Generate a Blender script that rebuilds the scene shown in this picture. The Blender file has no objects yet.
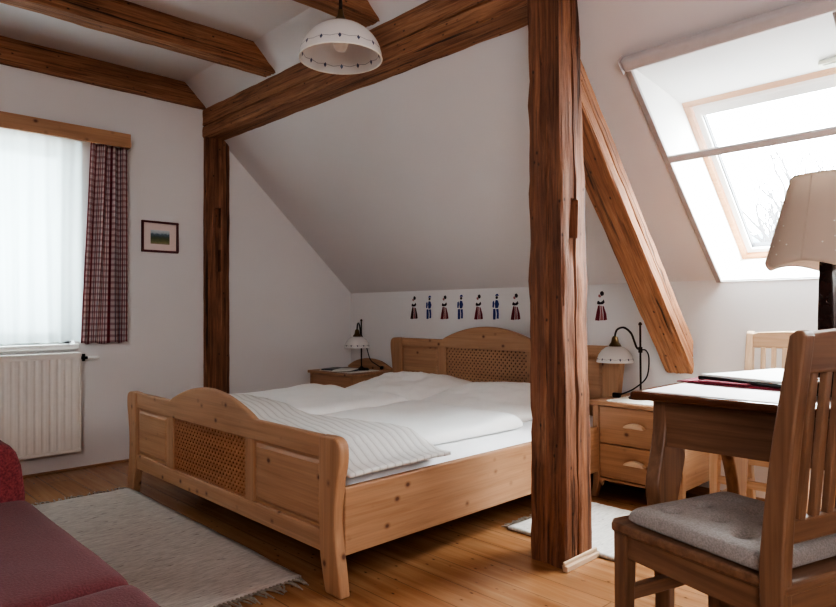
import bpy, bmesh, math, random
from mathutils import Vector, Matrix, noise
random.seed(7)
C = bpy.context.scene.collection
R = math.radians
PI = math.pi

# ------------------------------------------------------------------ colour / materials
def srgb(r, g, b):
    f = lambda c: (c / 255 / 12.92) if c / 255 <= .04045 else ((c / 255 + .055) / 1.055) ** 2.4
    c = (f(r), f(g), f(b)); l = .2126 * c[0] + .7152 * c[1] + .0722 * c[2]
    return tuple(x + (l - x) * .10 for x in c) + (1,)

class NT:
    def __init__(s, name):
        s.m = bpy.data.materials.new(name); s.m.use_nodes = True
        s.t = s.m.node_tree; s.b = s.t.nodes['Principled BSDF']
        s.out = s.t.nodes['Material Output']
    def n(s, kind, **kw):
        nd = s.t.nodes.new(kind)
        for k, v in kw.items():
            if k in nd.inputs.keys(): nd.inputs[k].default_value = v
            else: setattr(nd, k, v)
        return nd
    def l(s, a, b): s.t.links.new(a, b)
    def coords(s, scale=(1, 1, 1), rand=True, kind='Object', loc=(0, 0, 0)):
        tc = s.n('ShaderNodeTexCoord'); mp = s.n('ShaderNodeMapping')
        mp.inputs['Scale'].default_value = scale; mp.inputs['Location'].default_value = loc
        src = tc.outputs[kind]
        if rand:
            oi = s.n('ShaderNodeObjectInfo')
            mul = s.n('ShaderNodeMath', operation='MULTIPLY'); mul.inputs[1].default_value = 37.0
            s.l(oi.outputs['Random'], mul.inputs[0])
            ad = s.n('ShaderNodeVectorMath', operation='ADD')
            s.l(src, ad.inputs[0]); s.l(mul.outputs[0], ad.inputs[1]); src = ad.outputs[0]
        s.l(src, mp.inputs['Vector'])
        return mp.outputs[0]
    def noise(s, vec, scale=5, detail=4, rough=.55, dist=0):
        nd = s.n('ShaderNodeTexNoise'); nd.inputs['Scale'].default_value = scale
        nd.inputs['Detail'].default_value = detail; nd.inputs['Roughness'].default_value = rough
        nd.inputs['Distortion'].default_value = dist
        s.l(vec, nd.inputs['Vector']); return nd.outputs['Fac']
    def ramp(s, fac, stops, interp='LINEAR'):
        nd = s.n('ShaderNodeValToRGB'); cr = nd.color_ramp; cr.interpolation = interp
        while len(cr.elements) > 1: cr.elements.remove(cr.elements[-1])
        cr.elements[0].position = stops[0][0]; cr.elements[0].color = stops[0][1]
        for p, c in stops[1:]:
            e = cr.elements.new(p); e.color = c
        s.l(fac, nd.inputs[0]); return nd.outputs[0]
    def mix(s, fac, a, b, mode='MIX'):
        nd = s.n('ShaderNodeMix', data_type='RGBA', blend_type=mode)
        for sock, v in ((nd.inputs[0], fac), (nd.inputs[6], a), (nd.inputs[7], b)):
            if hasattr(v, 'is_linked') or isinstance(v, bpy.types.NodeSocket): s.l(v, sock)
            else: sock.default_value = v
        return nd.outputs[2]
    def math(s, op, a, b=0.0):
        nd = s.n('ShaderNodeMath', operation=op)
        for i, v in enumerate((a, b)):
            if isinstance(v, bpy.types.NodeSocket): s.l(v, nd.inputs[i])
            else: nd.inputs[i].default_value = v
        return nd.outputs[0]
    def bump(s, h, strength=.3, dist=.01):
        nd = s.n('ShaderNodeBump'); nd.inputs['Strength'].default_value = strength
        nd.inputs['Distance'].default_value = dist
        s.l(h, nd.inputs['Height']); s.l(nd.outputs[0], s.b.inputs['Normal'])
    def base(s, c):
        if isinstance(c, bpy.types.NodeSocket): s.l(c, s.b.inputs['Base Color'])
        else: s.b.inputs['Base Color'].default_value = c
    def rough(s, v): s.b.inputs['Roughness'].default_value = v

def G(v): return (v, v, v, 1)
M = {}
def simple(name, col, rough=.5, metal=0, var=.06, nscale=30, bump=0):
    t = NT(name)
    f = t.noise(t.coords(), nscale, 3)
    c0 = tuple(max(0, c * (1 - var)) for c in col[:3]) + (1,)
    c1 = tuple(min(1, c * (1 + var)) for c in col[:3]) + (1,)
    t.base(t.ramp(f, [(.3, c0), (.7, c1)])); t.rough(rough)
    t.b.inputs['Metallic'].default_value = metal
    if bump: t.bump(f, bump, .004)
    M[name] = t.m
    return t.m

def wood(name, light, mid, dark, axis, along=1.1, across=22, rough=.42, knot=0.055, knotcol=None, kscale=(1.9, 7.0), bump=.06, coat=0):
    t = NT(name)
    sc = [across] * 3; sc[axis] = along
    v = t.coords(tuple(sc))
    f = t.noise(v, 1.6, 5, .6, .5)
    c = t.ramp(f, [(.28, dark), (.45, mid), (.66, light)])
    sc2 = [across * 6] * 3; sc2[axis] = along * 2
    f2 = t.noise(t.coords(tuple(sc2)), 1.0, 3)
    c = t.mix(.35, c, t.ramp(f2, [(.3, G(.55)), (.7, G(1))]), 'MULTIPLY')
    # large tone drift
    f3 = t.noise(t.coords((1.3, 1.3, 1.3)), 1.4, 2)
    c = t.mix(.5, c, t.ramp(f3, [(.3, G(.8)), (.7, G(1.0))]), 'MULTIPLY')
    if knot:
        sk = [kscale[1]] * 3; sk[axis] = kscale[1] * .8
        vo = t.n('ShaderNodeTexVoronoi'); vo.inputs['Scale'].default_value = 1.0
        t.l(t.coords(tuple(sk)), vo.inputs['Vector'])
        kc = knotcol or srgb(88, 48, 24)
        k = t.ramp(vo.outputs['Distance'], [(knot, G(1)), (knot * 1.9, G(.35)), (knot * 3.2, G(0))])
        c = t.mix(k, c, kc)
    t.base(c); t.rough(rough)
    t.b.inputs['Coat Weight'].default_value = coat
    t.bump(f2, bump, .003)
    M[name] = t.m
    return t.m

for ax, nm in enumerate('xyz'):
    wood('pine_' + nm, srgb(196, 150, 112), srgb(187, 140, 102), srgb(174, 126, 88), ax, knot=.06, kscale=(1.9, 11.5), rough=.5, knotcol=srgb(104, 62, 38))
    wood('dark_pine_' + nm, srgb(148, 110, 82), srgb(130, 94, 68), srgb(108, 76, 54), ax, knot=.05, rough=.42)
    wood('pale_pine_' + nm, srgb(228, 200, 168), srgb(220, 188, 154), srgb(206, 170, 134), ax, knot=.05)
    # old hewn timber
    t = NT('old_timber_' + nm)
    sc = [18] * 3; sc[ax] = .9
    f = t.noise(t.coords(tuple(sc)), 1.4, 7, .68, 1.1)
    c = t.ramp(f, [(.24, srgb(70, 39, 24)), (.42, srgb(128, 79, 51)), (.58, srgb(162, 107, 72)), (.78, srgb(198, 143, 104))] if nm == 'z' else [(.24, srgb(92, 54, 32)), (.42, srgb(160, 106, 70)), (.58, srgb(188, 132, 92)), (.78, srgb(214, 162, 122))])
    sc2 = [95] * 3; sc2[ax] = 2.2
    f2 = t.noise(t.coords(tuple(sc2)), 1.0, 4, .7)
    c = t.mix(.75, c, t.ramp(f2, [(.33, G(.22)), (.47, G(.85)), (.75, G(1))]), 'MULTIPLY')
    f3 = t.noise(t.coords((2.5, 2.5, 2.5)), 1.5, 3)
    c = t.mix(.7, c, t.ramp(f3, [(.3, G(.7)), (.7, G(1))]), 'MULTIPLY')
    vo = t.n('ShaderNodeTexVoronoi'); sk = [4.3] * 3; sk[ax] = 2.6
    t.l(t.coords(tuple(sk)), vo.inputs['Vector'])
    c = t.mix(t.ramp(vo.outputs['Distance'], [(.05, G(.85)), (.13, G(0))]), c, srgb(40, 20, 10))
    sc4 = [42] * 3; sc4[ax] = .8
    f4 = t.noise(t.coords(tuple(sc4), loc=(3.3, 1.7, 5.1)), 1.0, 3, .6, .6)
    c = t.mix(.9, c, t.ramp(f4, [(.33, G(.16)), (.385, G(1))]), 'MULTIPLY')
    t.base(c); t.rough(.72)
    t.bump(t.math('ADD', t.math('ADD', f, f2), t.ramp(f4, [(.32, G(0)), (.40, G(1))])), .6, .012)
    M['old_timber_' + nm] = t.m

# floor boards along x
t = NT('floor_boards')
tc = t.n('ShaderNodeTexCoord'); br = t.n('ShaderNodeTexBrick')
br.offset = .37; br.inputs['Scale'].default_value = 1; br.inputs['Mortar Size'].default_value = .0022
br.inputs['Mortar Smooth'].default_value = .3
br.inputs['Brick Width'].default_value = 3.1; br.inputs['Row Height'].default_value = .135
br.inputs['Color1'].default_value = G(.86); br.inputs['Color2'].default_value = G(1); br.inputs['Mortar'].default_value = G(.42)
t.l(tc.outputs['Object'], br.inputs['Vector'])
f = t.noise(t.coords((1.0, 17, 17), rand=False), 1.7, 5, .6, .5)
c = t.ramp(f, [(.26, srgb(156, 106, 66)), (.46, srgb(170, 119, 76)), (.70, srgb(184, 134, 92))])
c = t.mix(.8, c, br.outputs['Color'], 'MULTIPLY')
vo = t.n('ShaderNodeTexVoronoi'); t.l(t.coords((2.6, 5.2, 5), rand=False), vo.inputs['Vector'])
c = t.mix(t.ramp(vo.outputs['Distance'], [(.05, G(.9)), (.09, G(.35)), (.15, G(0))]), c, srgb(76, 38, 18))
t.base(c); t.rough(.27); t.b.inputs['Specular IOR Level'].default_value = .55
t.bump(br.outputs['Fac'], .25, -.004)
M['floor_boards'] = t.m

def plaster(name, col):
    t = NT(name); v = t.coords(rand=False)
    f = t.noise(v, 1.1, 2); f2 = t.noise(v, 55, 4, .6)
    t.base(t.ramp(f, [(.3, tuple(x * .96 for x in col[:3]) + (1,)), (.7, col)])); t.rough(.9)
    t.bump(f2, .10, .004); M[name] = t.m
plaster('plaster_white', srgb(223, 220, 219))
plaster('plaster_slope', srgb(219, 213, 212))
plaster('reveal_white', srgb(240, 240, 238))

simple('white_paint', srgb(232, 230, 226), .4, var=.02)
simple('radiator_enamel', srgb(226, 222, 216), .35, var=.02)
simple('plastic_grey', srgb(192, 184, 182), .45, var=.03)
wood('frame_pine', srgb(214, 160, 112), srgb(204, 148, 100), srgb(188, 130, 84), 0, knot=0)
simple('rail_grey', srgb(164, 156, 154), .5, var=.03)
simple('plastic_light', srgb(212, 211, 212), .45, var=.03)
simple('black_metal', srgb(28, 26, 26), .35, .6, var=.05)
simple('iron_dark', srgb(62, 52, 46), .45, .8, var=.1)
simple('brass_old', srgb(110, 88, 56), .4, .8, var=.15)
simple('black_lacquer', srgb(20, 17, 17), .12, 0, var=.05)
simple('lamp_wood', srgb(46, 24, 18), .25, 0, var=.15)
simple('paper_white', srgb(236, 235, 230), .55, var=.02)
simple('linen_white', srgb(246, 246, 244), .9, var=.015, nscale=8, bump=.08)
simple('pillow_linen', srgb(241, 240, 237), .9, var=.015, nscale=9, bump=.10)
simple('sheet_white', srgb(246, 246, 248), .9, var=.012)
simple('doily_white', srgb(236, 232, 222), .9, var=.05, nscale=160, bump=.2)
simple('frame_red', srgb(92, 30, 32), .35, var=.1)
simple('picture_mat', srgb(224, 206, 200), .8, var=.02)
simple('cover_blue', srgb(46, 50, 66), .35, var=.1)
simple('stencil_red', srgb(116, 34, 46), .9, var=.12, nscale=120)
simple('stencil_rose', srgb(164, 104, 104), .9, var=.12, nscale=120)
simple('stencil_dark', srgb(48, 38, 44), .9, var=.12, nscale=120)
simple('stencil_blue', srgb(52, 66, 130), .9, var=.15, nscale=120)
simple('stencil_brown', srgb(70, 34, 28), .9, var=.12, nscale=120)
simple('bark_pale', srgb(74, 72, 74), .95, var=.1)
simple('hill_green', srgb(84, 94, 102), .95, var=.2, nscale=.6)
simple('facade_grey', srgb(158, 164, 168), .9)
simple('rubber_dark', srgb(70, 70, 74), .6)
simple('label_beige', srgb(222, 220, 196), .6)
simple('label_grey', srgb(178, 180, 160), .6)
simple('bulb_white', srgb(240, 236, 226), .3)

simple('layer_white', srgb(240, 232, 232), .55, var=.02)
# fabrics
def fabric(name, c0, c1, scale=260, bump=.5, rough=.95, sheen=.08):
    t = NT(name); v = t.coords(rand=False)
    f = t.noise(v, scale, 2); f2 = t.noise(v, 3, 2)
    c = t.ramp(f, [(.35, c0), (.65, c1)])
    c = t.mix(.35, c, t.ramp(f2, [(.3, G(.75)), (.7, G(1))]), 'MULTIPLY')
    t.base(c); t.rough(rough); t.b.inputs['Sheen Weight'].default_value = sheen
    t.bump(f, bump, .004); M[name] = t.m
fabric('sofa_red', srgb(100, 44, 48), srgb(116, 55, 58), 210)
fabric('sofa_arm_red', srgb(106, 38, 44), srgb(140, 60, 63), 150, bump=.9)
fabric('cushion_grey', srgb(144, 137, 132), srgb(166, 158, 153), 240, bump=.4)
fabric('runner_red', srgb(128, 32, 52), srgb(168, 66, 84), 160, bump=.4)

# rug : heathered weft along y
def rug_mat(name, c0, c1, fleck):
    t = NT(name)
    f = t.noise(t.coords((110, 16, 20), rand=False), 1.2, 4, .7)
    c = t.ramp(f, [(.30, c0), (.65, c1)])
    f2 = t.noise(t.coords((80, 17, 20), rand=False, loc=(3, 7, 1)), 1.0, 2, .5)
    c = t.mix(t.ramp(f2, [(.66, G(0)), (.74, G(.75))]), c, fleck)
    t.base(c); t.rough(1); t.bump(f, .8, .006); M[name] = t.m
rug_mat('rug_beige', srgb(172, 159, 150), srgb(206, 194, 185), srgb(112, 100, 93))
rug_mat('rug_white', srgb(196, 192, 184), srgb(224, 220, 212), srgb(150, 140, 128))
simple('fringe_beige', srgb(150, 138, 124), 1, var=.25, nscale=60)

# knitted throw: ribs along x
t = NT('knit_throw'); v = t.coords(rand=False)
v = t.coords(rand=False); v.node.inputs['Rotation'].default_value = (0, 0, R(15))
w = t.n('ShaderNodeTexWave', wave_type='BANDS', bands_direction='Y'); w.inputs['Scale'].default_value = 8.5
w.inputs['Distortion'].default_value = .5; w.inputs['Detail'].default_value = 1
t.l(v, w.inputs['Vector'])
f = t.noise(v, 130, 2)
c = t.ramp(w.outputs['Fac'], [(0.0, srgb(200, 196, 192)), (.09, srgb(224, 221, 217)), (1, srgb(230, 228, 224))])
c = t.mix(.3, c, t.ramp(f, [(.3, G(.8)), (.7, G(1))]), 'MULTIPLY')
t.base(c); t.rough(1); t.bump(t.math('ADD', w.outputs['Fac'], t.math('MULTIPLY', f, 1.2)), .35, .004); M['knit_throw'] = t.m

# checked curtain (uses UV: metres along / down the cloth)
t = NT('check_cloth')
tc = t.n('ShaderNodeTexCoord'); sx = t.n('ShaderNodeSeparateXYZ'); t.l(tc.outputs['UV'], sx.inputs[0])
def stripes(sock, freq, stops):
    return t.ramp(t.math('FRACT', t.math('MULTIPLY', sock, freq)), stops, 'CONSTANT')
Wc, Rc, Gc = srgb(236, 226, 224), srgb(146, 46, 60), srgb(116, 108, 122)
vcol = stripes(sx.outputs['X'], 9.5, [(0, Rc), (.13, Wc), (.34, Gc), (.43, Wc), (.52, srgb(160, 76, 86)), (.60, Wc), (.73, Gc), (.80, Wc), (.95, Rc)])
hcol = stripes(sx.outputs['Y'], 26.0, [(0, srgb(196, 158, 164)), (.40, G(1)), (.9, G(.95))])
t.base(t.mix(.75, vcol, hcol, 'MULTIPLY')); t.rough(.95)
tr = t.n('ShaderNodeBsdfTranslucent'); tr.inputs[0].default_value = srgb(190, 140, 140)
mx = t.n('ShaderNodeMixShader'); mx.inputs[0].default_value = .3
t.l(t.b.outputs[0], mx.inputs[1]); t.l(tr.outputs[0], mx.inputs[2]); t.l(mx.outputs[0], t.out.inputs[0]); M['check_cloth'] = t.m

def translucent(name, col, f_trans, f_clear, rough=.9):
    t = NT(name); t.base(col); t.rough(rough)
    tr = t.n('ShaderNodeBsdfTranslucent'); tr.inputs[0].default_value = col
    m1 = t.n('ShaderNodeMixShader'); m1.inputs[0].default_value = f_trans
    t.l(t.b.outputs[0], m1.inputs[1]); t.l(tr.outputs[0], m1.inputs[2])
    cl = t.n('ShaderNodeBsdfTransparent'); cl.inputs[0].default_value = G(1)
    m2 = t.n('ShaderNodeMixShader'); m2.inputs[0].default_value = f_clear
    t.l(m1.outputs[0], m2.inputs[1]); t.l(cl.outputs[0], m2.inputs[2])
    t.l(m2.outputs[0], t.out.inputs[0]); M[name] = t.m
    return t
translucent('sheer_voile', srgb(206, 213, 213), .42, .06)
translucent('insect_net', srgb(176, 186, 196), .3, .74)
translucent('shade_linen', srgb(218, 202, 186), .4, .0)
def glassmat(name, clear, tint=(1, 1, 1, 1)):
    t = NT(name)
    gl = t.n('ShaderNodeBsdfGlossy'); gl.inputs['Roughness'].default_value = .02
    cl = t.n('ShaderNodeBsdfTransparent'); cl.inputs[0].default_value = tint
    m = t.n('ShaderNodeMixShader'); m.inputs[0].default_value = clear
    t.l(gl.outputs[0], m.inputs[1]); t.l(cl.outputs[0], m.inputs[2]); t.l(m.outputs[0], t.out.inputs[0]); M[name] = t.m
glassmat('window_glass', .95, srgb(244, 250, 250))

# opal glass with a ring of small motifs joined by a thread (object coords, rim at z=0)
def opal(name, n, zc, dz, lc):
    t = translucent(name, srgb(236, 234, 232), .45, .06, .12)
    tc = t.n('ShaderNodeTexCoord'); sx = t.n('ShaderNodeSeparateXYZ'); t.l(tc.outputs['Object'], sx.inputs[0])
    ang = t.math('ARCTAN2', sx.outputs['Y'], sx.outputs['X'])
    a = t.math('FRACT', t.math('ADD', t.math('MULTIPLY', ang, n / (2 * PI)), 20.0))
    da = t.math('MULTIPLY', t.math('ABSOLUTE', t.math('SUBTRACT', a, .5)), lc / n)      # metres off the motif
    dzv = t.math('ABSOLUTE', t.math('SUBTRACT', sx.outputs['Z'], zc))
    d = t.math('ADD', t.math('MULTIPLY', da, 1.5), dzv)
    spot = t.math('LESS_THAN', d, dz)
    sag = t.math('MULTIPLY', t.math('ABSOLUTE', t.math('SUBTRACT', a, .5)), dz * 1.2)
    line = t.math('LESS_THAN', t.math('ABSOLUTE', t.math('SUBTRACT', t.math('ADD', sx.outputs['Z'], sag), zc + dz * .5)), dz * .10)
    c = t.mix(t.math('MULTIPLY', line, .7), srgb(236, 234, 232), srgb(110, 112, 128))
    c = t.mix(spot, c, srgb(92, 100, 124))
    t.base(c)
    for nd in t.t.nodes:
        if nd.type == 'BSDF_TRANSLUCENT': t.l(c, nd.inputs[0])
opal('opal_pendant', 14, .028, .010, 2 * PI * .165)
opal('opal_bedside', 12, .018, .008, 2 * PI * .1)

# small landscape
t = NT('landscape_print'); tc = t.n('ShaderNodeTexCoord'); sx = t.n('ShaderNodeSeparateXYZ'); t.l(tc.outputs['Generated'], sx.inputs[0])
f = t.noise(t.coords(rand=False, kind='Generated'), 7, 4)
h = t.math('ADD', sx.outputs['Z'], t.math('MULTIPLY', t.math('SUBTRACT', f, .5), .25))
t.base(t.ramp(h, [(0, srgb(150, 140, 104)), (.2, srgb(112, 116, 74)), (.4, srgb(84, 92, 60)), (.55, srgb(70, 88, 88)), (.7, srgb(92, 112, 128)), (.8, srgb(168, 180, 190)), (1, srgb(200, 206, 210))]))
M['landscape_print'] = t.m
# dark sheet behind the lattice, shade of its holes put into the colour
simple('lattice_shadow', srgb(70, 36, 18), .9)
wood('lattice_pine', srgb(190, 132, 86), srgb(176, 118, 74), srgb(154, 100, 60), 0, knot=0)

# ------------------------------------------------------------------ mesh helpers
class MB:
    def __init__(s): s.bm = bmesh.new()
    def face(s, pts):
        vs = [s.bm.verts.new(p) for p in pts]
        return s.bm.faces.new(vs)
    def box(s, x0, x1, y0, y1, z0, z1, mat=None):
        p = [(x, y, z) for z in (z0, z1) for y in (y0, y1) for x in (x0, x1)]
        if mat: p = [mat @ Vector(q) for q in p]
        v = [s.bm.verts.new(q) for q in p]
        for f in ((0, 2, 3, 1), (4, 5, 7, 6), (0, 1, 5, 4), (2, 6, 7, 3), (0, 4, 6, 2), (1, 3, 7, 5)):
            s.bm.faces.new([v[i] for i in f])
        return s
    def prism(s, pts, a0, a1, plane='xz', mat=None):
        """closed outline extruded along the third axis"""
        def P(u, v, w):
            q = {'xz': (u, w, v), 'yz': (w, u, v), 'xy': (u, v, w)}[plane]
            return mat @ Vector(q) if mat else q
        A = [s.bm.verts.new(P(u, v, a0)) for u, v in pts]; B = [s.bm.verts.new(P(u, v, a1)) for u, v in pts]
        n = len(pts)
        s.bm.faces.new(A[::-1]); s.bm.faces.new(B)
        for i in range(n): s.bm.faces.new((A[i], A[(i + 1) % n], B[(i + 1) % n], B[i]))
        return s
    def tube(s, path, r, n=10, cap=True):
        path = [Vector(p) for p in path]; rr = r if isinstance(r, (list, tuple)) else [r] * len(path)
        rings = []; prev = None
        for i, p in enumerate(path):
            d = (path[min(i + 1, len(path) - 1)] - path[max(i - 1, 0)]).normalized()
            if prev is None: a = d.orthogonal().normalized()
            else: a = (prev - d * prev.dot(d)).normalized()
            prev = a; b = d.cross(a)
            rings.append([s.bm.verts.new(p + (a * math.cos(2 * PI * k / n) + b * math.sin(2 * PI * k / n)) * rr[i]) for k in range(n)])
        for A, B in zip(rings, rings[1:]):
            for k in range(n): s.bm.faces.new((A[k], A[(k + 1) % n], B[(k + 1) % n], B[k]))
        if cap: s.bm.faces.new(rings[0][::-1]); s.bm.faces.new(rings[-1])
        return s
    def lathe(s, prof, c=(0, 0, 0), n=40, sq=0, rot=0):
        rings = []
        for r, z in prof:
            ring = []
            for k in range(n):
                a = 2 * PI * k / n + rot
                ring.append(s.bm.verts.new((c[0] + r * math.cos(a), c[1] + r * math.sin(a), c[2] + z)))
            rings.append(ring)
        for A, B in zip(rings, rings[1:]):
            for k in range(n): s.bm.faces.new((A[k], A[(k + 1) % n], B[(k + 1) % n], B[k]))
        return s
    def grid(s, nu, nv, f, wrap=False):
        V = [[s.bm.verts.new(f(i / nu, j / nv)) for j in range(nv + 1)] for i in range(nu + 1)]
        for i in range(nu):
            for j in range(nv): s.bm.faces.new((V[i][j], V[i + 1][j], V[i + 1][j + 1], V[i][j + 1]))
        return V
    def build(s, name, mat, parent=None, bevel=0, smooth=False, sub=0, solid=0, seg=2, mats=None, angle=None):
        me = bpy.data.meshes.new(name)
        bmesh.ops.remove_doubles(s.bm, verts=s.bm.verts, dist=1e-6)
        bmesh.ops.recalc_face_normals(s.bm, faces=s.bm.faces)
        s.bm.to_mesh(me); s.bm.free()
        o = bpy.data.objects.new(name, me); C.objects.link(o)
        for m in (mats or [mat]): me.materials.append(M[m] if isinstance(m, str) else m)
        if parent is not None:
            o.parent = parent
            o['_off'] = 1
        if smooth:
            for p in me.polygons: p.use_smooth = True
        if angle:
            me.set_sharp_from_angle(angle=R(angle))
        if solid:
            md = o.modifiers.new('solid', 'SOLIDIFY'); md.thickness = solid; md.offset = 0
        if bevel:
            md = o.modifiers.new('bevel', 'BEVEL'); md.width = bevel; md.segments = seg; md.limit_method = 'ANGLE'; md.angle_limit = R(40)
        if sub:
            md = o.modifiers.new('sub', 'SUBSURF'); md.levels = sub; md.render_levels = sub
        return o

def tag(o, label, cat, group=None):
    o['label'] = label; o['category'] = cat
    if group: o['group'] = group
    return o
def thing(name, label, cat, loc=(0, 0, 0), rotz=0, group=None):
    o = bpy.data.objects.new(name, None); C.objects.link(o)
    o.location = loc; o.rotation_euler = (0, 0, rotz); o.empty_display_size = .1
    return tag(o, label, cat, group)
def struct(o):
    o['kind'] = 'structure'; return o
def dup(root, loc, rotz=0, label=None):
    r = root.copy(); C.objects.link(r); r.location = loc; r.rotation_euler = (0, 0, rotz)
    if label: r['label'] = label
    for ch in list(root.children):
        c = ch.copy(); C.objects.link(c); c.parent = r
        for g in list(ch.children):
            d = g.copy(); C.objects.link(d); d.parent = c
    return r
def smoothstep(a, b, x):
    t = max(0, min(1, (x - a) / (b - a))); return t * t * (3 - 2 * t)
def nz(x, y, z=0): return noise.noise(Vector((x, y, z)))
def bez(pts, n=24):
    """Catmull-Rom through points"""
    P = [Vector(p) for p in pts]; P = [2 * P[0] - P[1]] + P + [2 * P[-1] - P[-2]]
    out = []
    for i in range(1, len(P) - 2):
        for k in range(n):
            t = k / n; a, b, c, d = P[i - 1:i + 3]
            out.append(.5 * ((2 * b) + (c - a) * t + (2 * a - 5 * b + 4 * c - d) * t * t + (3 * b - a - 3 * c + d) * t ** 3))
    out.append(P[-2]); return out
def curve2(pts, n=6): return [(p[0], p[1]) for p in bez([(u, v, 0) for u, v in pts], n)]

# ------------------------------------------------------------------ room constants
XG, YK, KZ, SL = -4.5, 3.535, 1.155, .917
CZ = 2.64; YF = 2.01; USL = .95      # flat ceiling, its fold, pitch of the strip above the purlin
LN = math.hypot(1, SL); U = Vector((0, -1 / LN, SL / LN)); N = Vector((0, SL / LN, 1 / LN))
XR, YB = 2.2, -2.2
def S(x, s, n=0): return Vector((x, YK, KZ)) + U * s + N * n
YP = 2.25; SMAX = (YK - YP) * LN      # main slope runs up to the purlin
def zupper(y): return CZ - USL * (y - YF)
def zslope(y): return KZ + SL * (YK - y)

# floor, walls, ceiling
m = MB(); m.box(XG - .2, XR, YB, YK + .1, -.1, 0); struct(m.build('floor', 'floor_boards'))
m = MB(); m.box(XG - .2, XR, YB, YF + .05, CZ, CZ + .1); struct(m.build('ceiling', 'plaster_slope'))
m = MB(); m.box(XG - .2, XR, YK, YK + .12, 0, KZ); struct(m.build('wall_back', 'plaster_white'))
m = MB(); m.box(XR, XR + .1, YB, YK + .4, -.1, CZ + .1); struct(m.build('wall_right', 'plaster_white'))
m = MB(); m.box(XG - .2, XR + .1, YB - .1, YB, -.1, CZ + .1); struct(m.build('wall_front', 'plaster_white'))
# gable wall with window hole
WY0, WY1, WZ0, WZ1 = .18, 1.30, .80, 2.06
m = MB()
m.box(XG - .22, XG, YB, WY0, -.05, CZ + .05); m.box(XG - .22, XG, WY1, YK + .2, -.05, CZ + .05)
m.box(XG - .22, XG, WY0, WY1, -.05, WZ0); m.box(XG - .22, XG, WY0, WY1, WZ1, CZ + .05)
struct(m.build('wall_left', 'plaster_white'))
# slope with two skylight openings (the second is unseen, added to bring light from the right)
OX0, OX1, OS1 = -1.345, -.60, 1.31
FS0, FS1, FN = -.138, .905, .30
OPEN = [(OX0, OX1), (-.35, .395)]
m = MB(); m2 = MB()
XL, XX = XG - .15, XR
xs = [XL] + [x for a in OPEN for x in a] + [XX]
for a, b in zip(xs[::2], xs[1::2]): m.face([S(a, 0), S(b, 0), S(b, SMAX), S(a, SMAX)])
for a, b in OPEN:
    m.face([S(a, OS1), S(b, OS1), S(b, SMAX), S(a, SMAX)])
    for x in (a, b): m2.face([S(x, 0), S(x, OS1), S(x, FS1, FN), S(x, FS0, FN)])
    m2.face([S(a, OS1), S(b, OS1), S(b, FS1, FN), S(a, FS1, FN)])
    m2.face([S(a, 0), S(b, 0), S(b, FS0, FN), S(a, FS0, FN)])
pts = [(YP, S(0, SMAX).z), (2.20, zupper(2.20)), (YF - .02, CZ + .019)]
for (ya, za), (yb, zb) in zip(pts, pts[1:]): m.face([(XL, ya, za), (XX, ya, za), (XX, yb, zb), (XL, yb, zb)])
struct(m.build('wall_slope', 'plaster_slope'))
struct(m2.build('wall_reveal', 'reveal_white'))

# skylight window (pine frame, white sash, glass)
sky = bpy.data.objects.new('window_2', None); C.objects.link(sky); struct(sky)
def sframe(x0, x1, s0, s1, w, n0, n1):
    m = MB()
    def bx(xa, xb, sa, sb):
        v = [S(x, s_, n_) for n_ in (n0, n1) for s_ in (sa, sb) for x in (xa, xb)]
        vv = [m.bm.verts.new(q) for q in v]
        for f in ((0, 2, 3, 1), (4, 5, 7, 6), (0, 1, 5, 4), (2, 6, 7, 3), (0, 4, 6, 2), (1, 3, 7, 5)): m.bm.faces.new([vv[i] for i in f])
    bx(x0, x0 + w, s0, s1); bx(x1 - w, x1, s0, s1); bx(x0 + w, x1 - w, s0, s0 + w); bx(x0 + w, x1 - w, s1 - w, s1)
    return m
sframe(OX0 - .03, OX1 + .03, FS0 - .03, FS1 + .03, .056, FN - .004, FN + .03).build('frame', 'frame_pine', sky, bevel=.003)
sframe(OX0 + .030, OX1 - .030, FS0 + .030, FS1 - .030, .028, FN + .014, FN + .055).build('sash', 'white_paint', sky, bevel=.003)
sframe(OX0 + .052, OX1 - .052, FS0 + .052, FS1 - .052, .010, FN + .03, FN + .06).build('gasket', 'rubber_dark', sky)
m = MB()
v = [S(x, s_, n_) for n_ in (FN + .02, FN + .05) for s_ in (FS1 - .105, FS1 - .05) for x in (OX0 + .05, OX1 - .05)]
vv = [m.bm.verts.new(q) for q in v]
for f in ((0, 2, 3, 1), (4, 5, 7, 6), (0, 1, 5, 4), (2, 6, 7, 3), (0, 4, 6, 2), (1, 3, 7, 5)): m.bm.faces.new([vv[i] for i in f])
m.build('ventilation_flap', 'white_paint', sky, bevel=.006)
m = MB(); m.face([S(OX0 + .05, FS0 + .05, FN + .05), S(OX1 - .05, FS0 + .05, FN + .05), S(OX1 - .05, FS1 - .05, FN + .05), S(OX0 + .05, FS1 - .05, FN + .05)])
m.build('pane', 'window_glass', sky)
dx_ = OPEN[1][0] - OPEN[0][0]; sky3 = sky.copy(); sky3.name = 'added_skylight'; C.objects.link(sky3); sky3.location = (dx_, 0, 0)  # unseen copy of the skylight, added as a light opening
for ch in list(sky.children):
    c = ch.copy(); C.objects.link(c); c.parent = sky3
# small control box on the top reveal
def reveal_top(x, k): # k 0..1 from room edge to frame
    a, b = S(x, OS1), S(x, FS1, FN); return a.lerp(b, k)
bx_ = thing('ventilation_control', 'small beige control plate on the skylight reveal above the pine frame', 'control', reveal_top(-.70, .85))
m = MB(); m.box(-.045, .03, -.035, .03, -.016, 0); m.build('plate', 'label_beige', bx_, bevel=.004)
m = MB(); m.box(-.03, .018, -.022, .018, -.019, -.016); m.build('display', 'label_grey', bx_)

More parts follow.
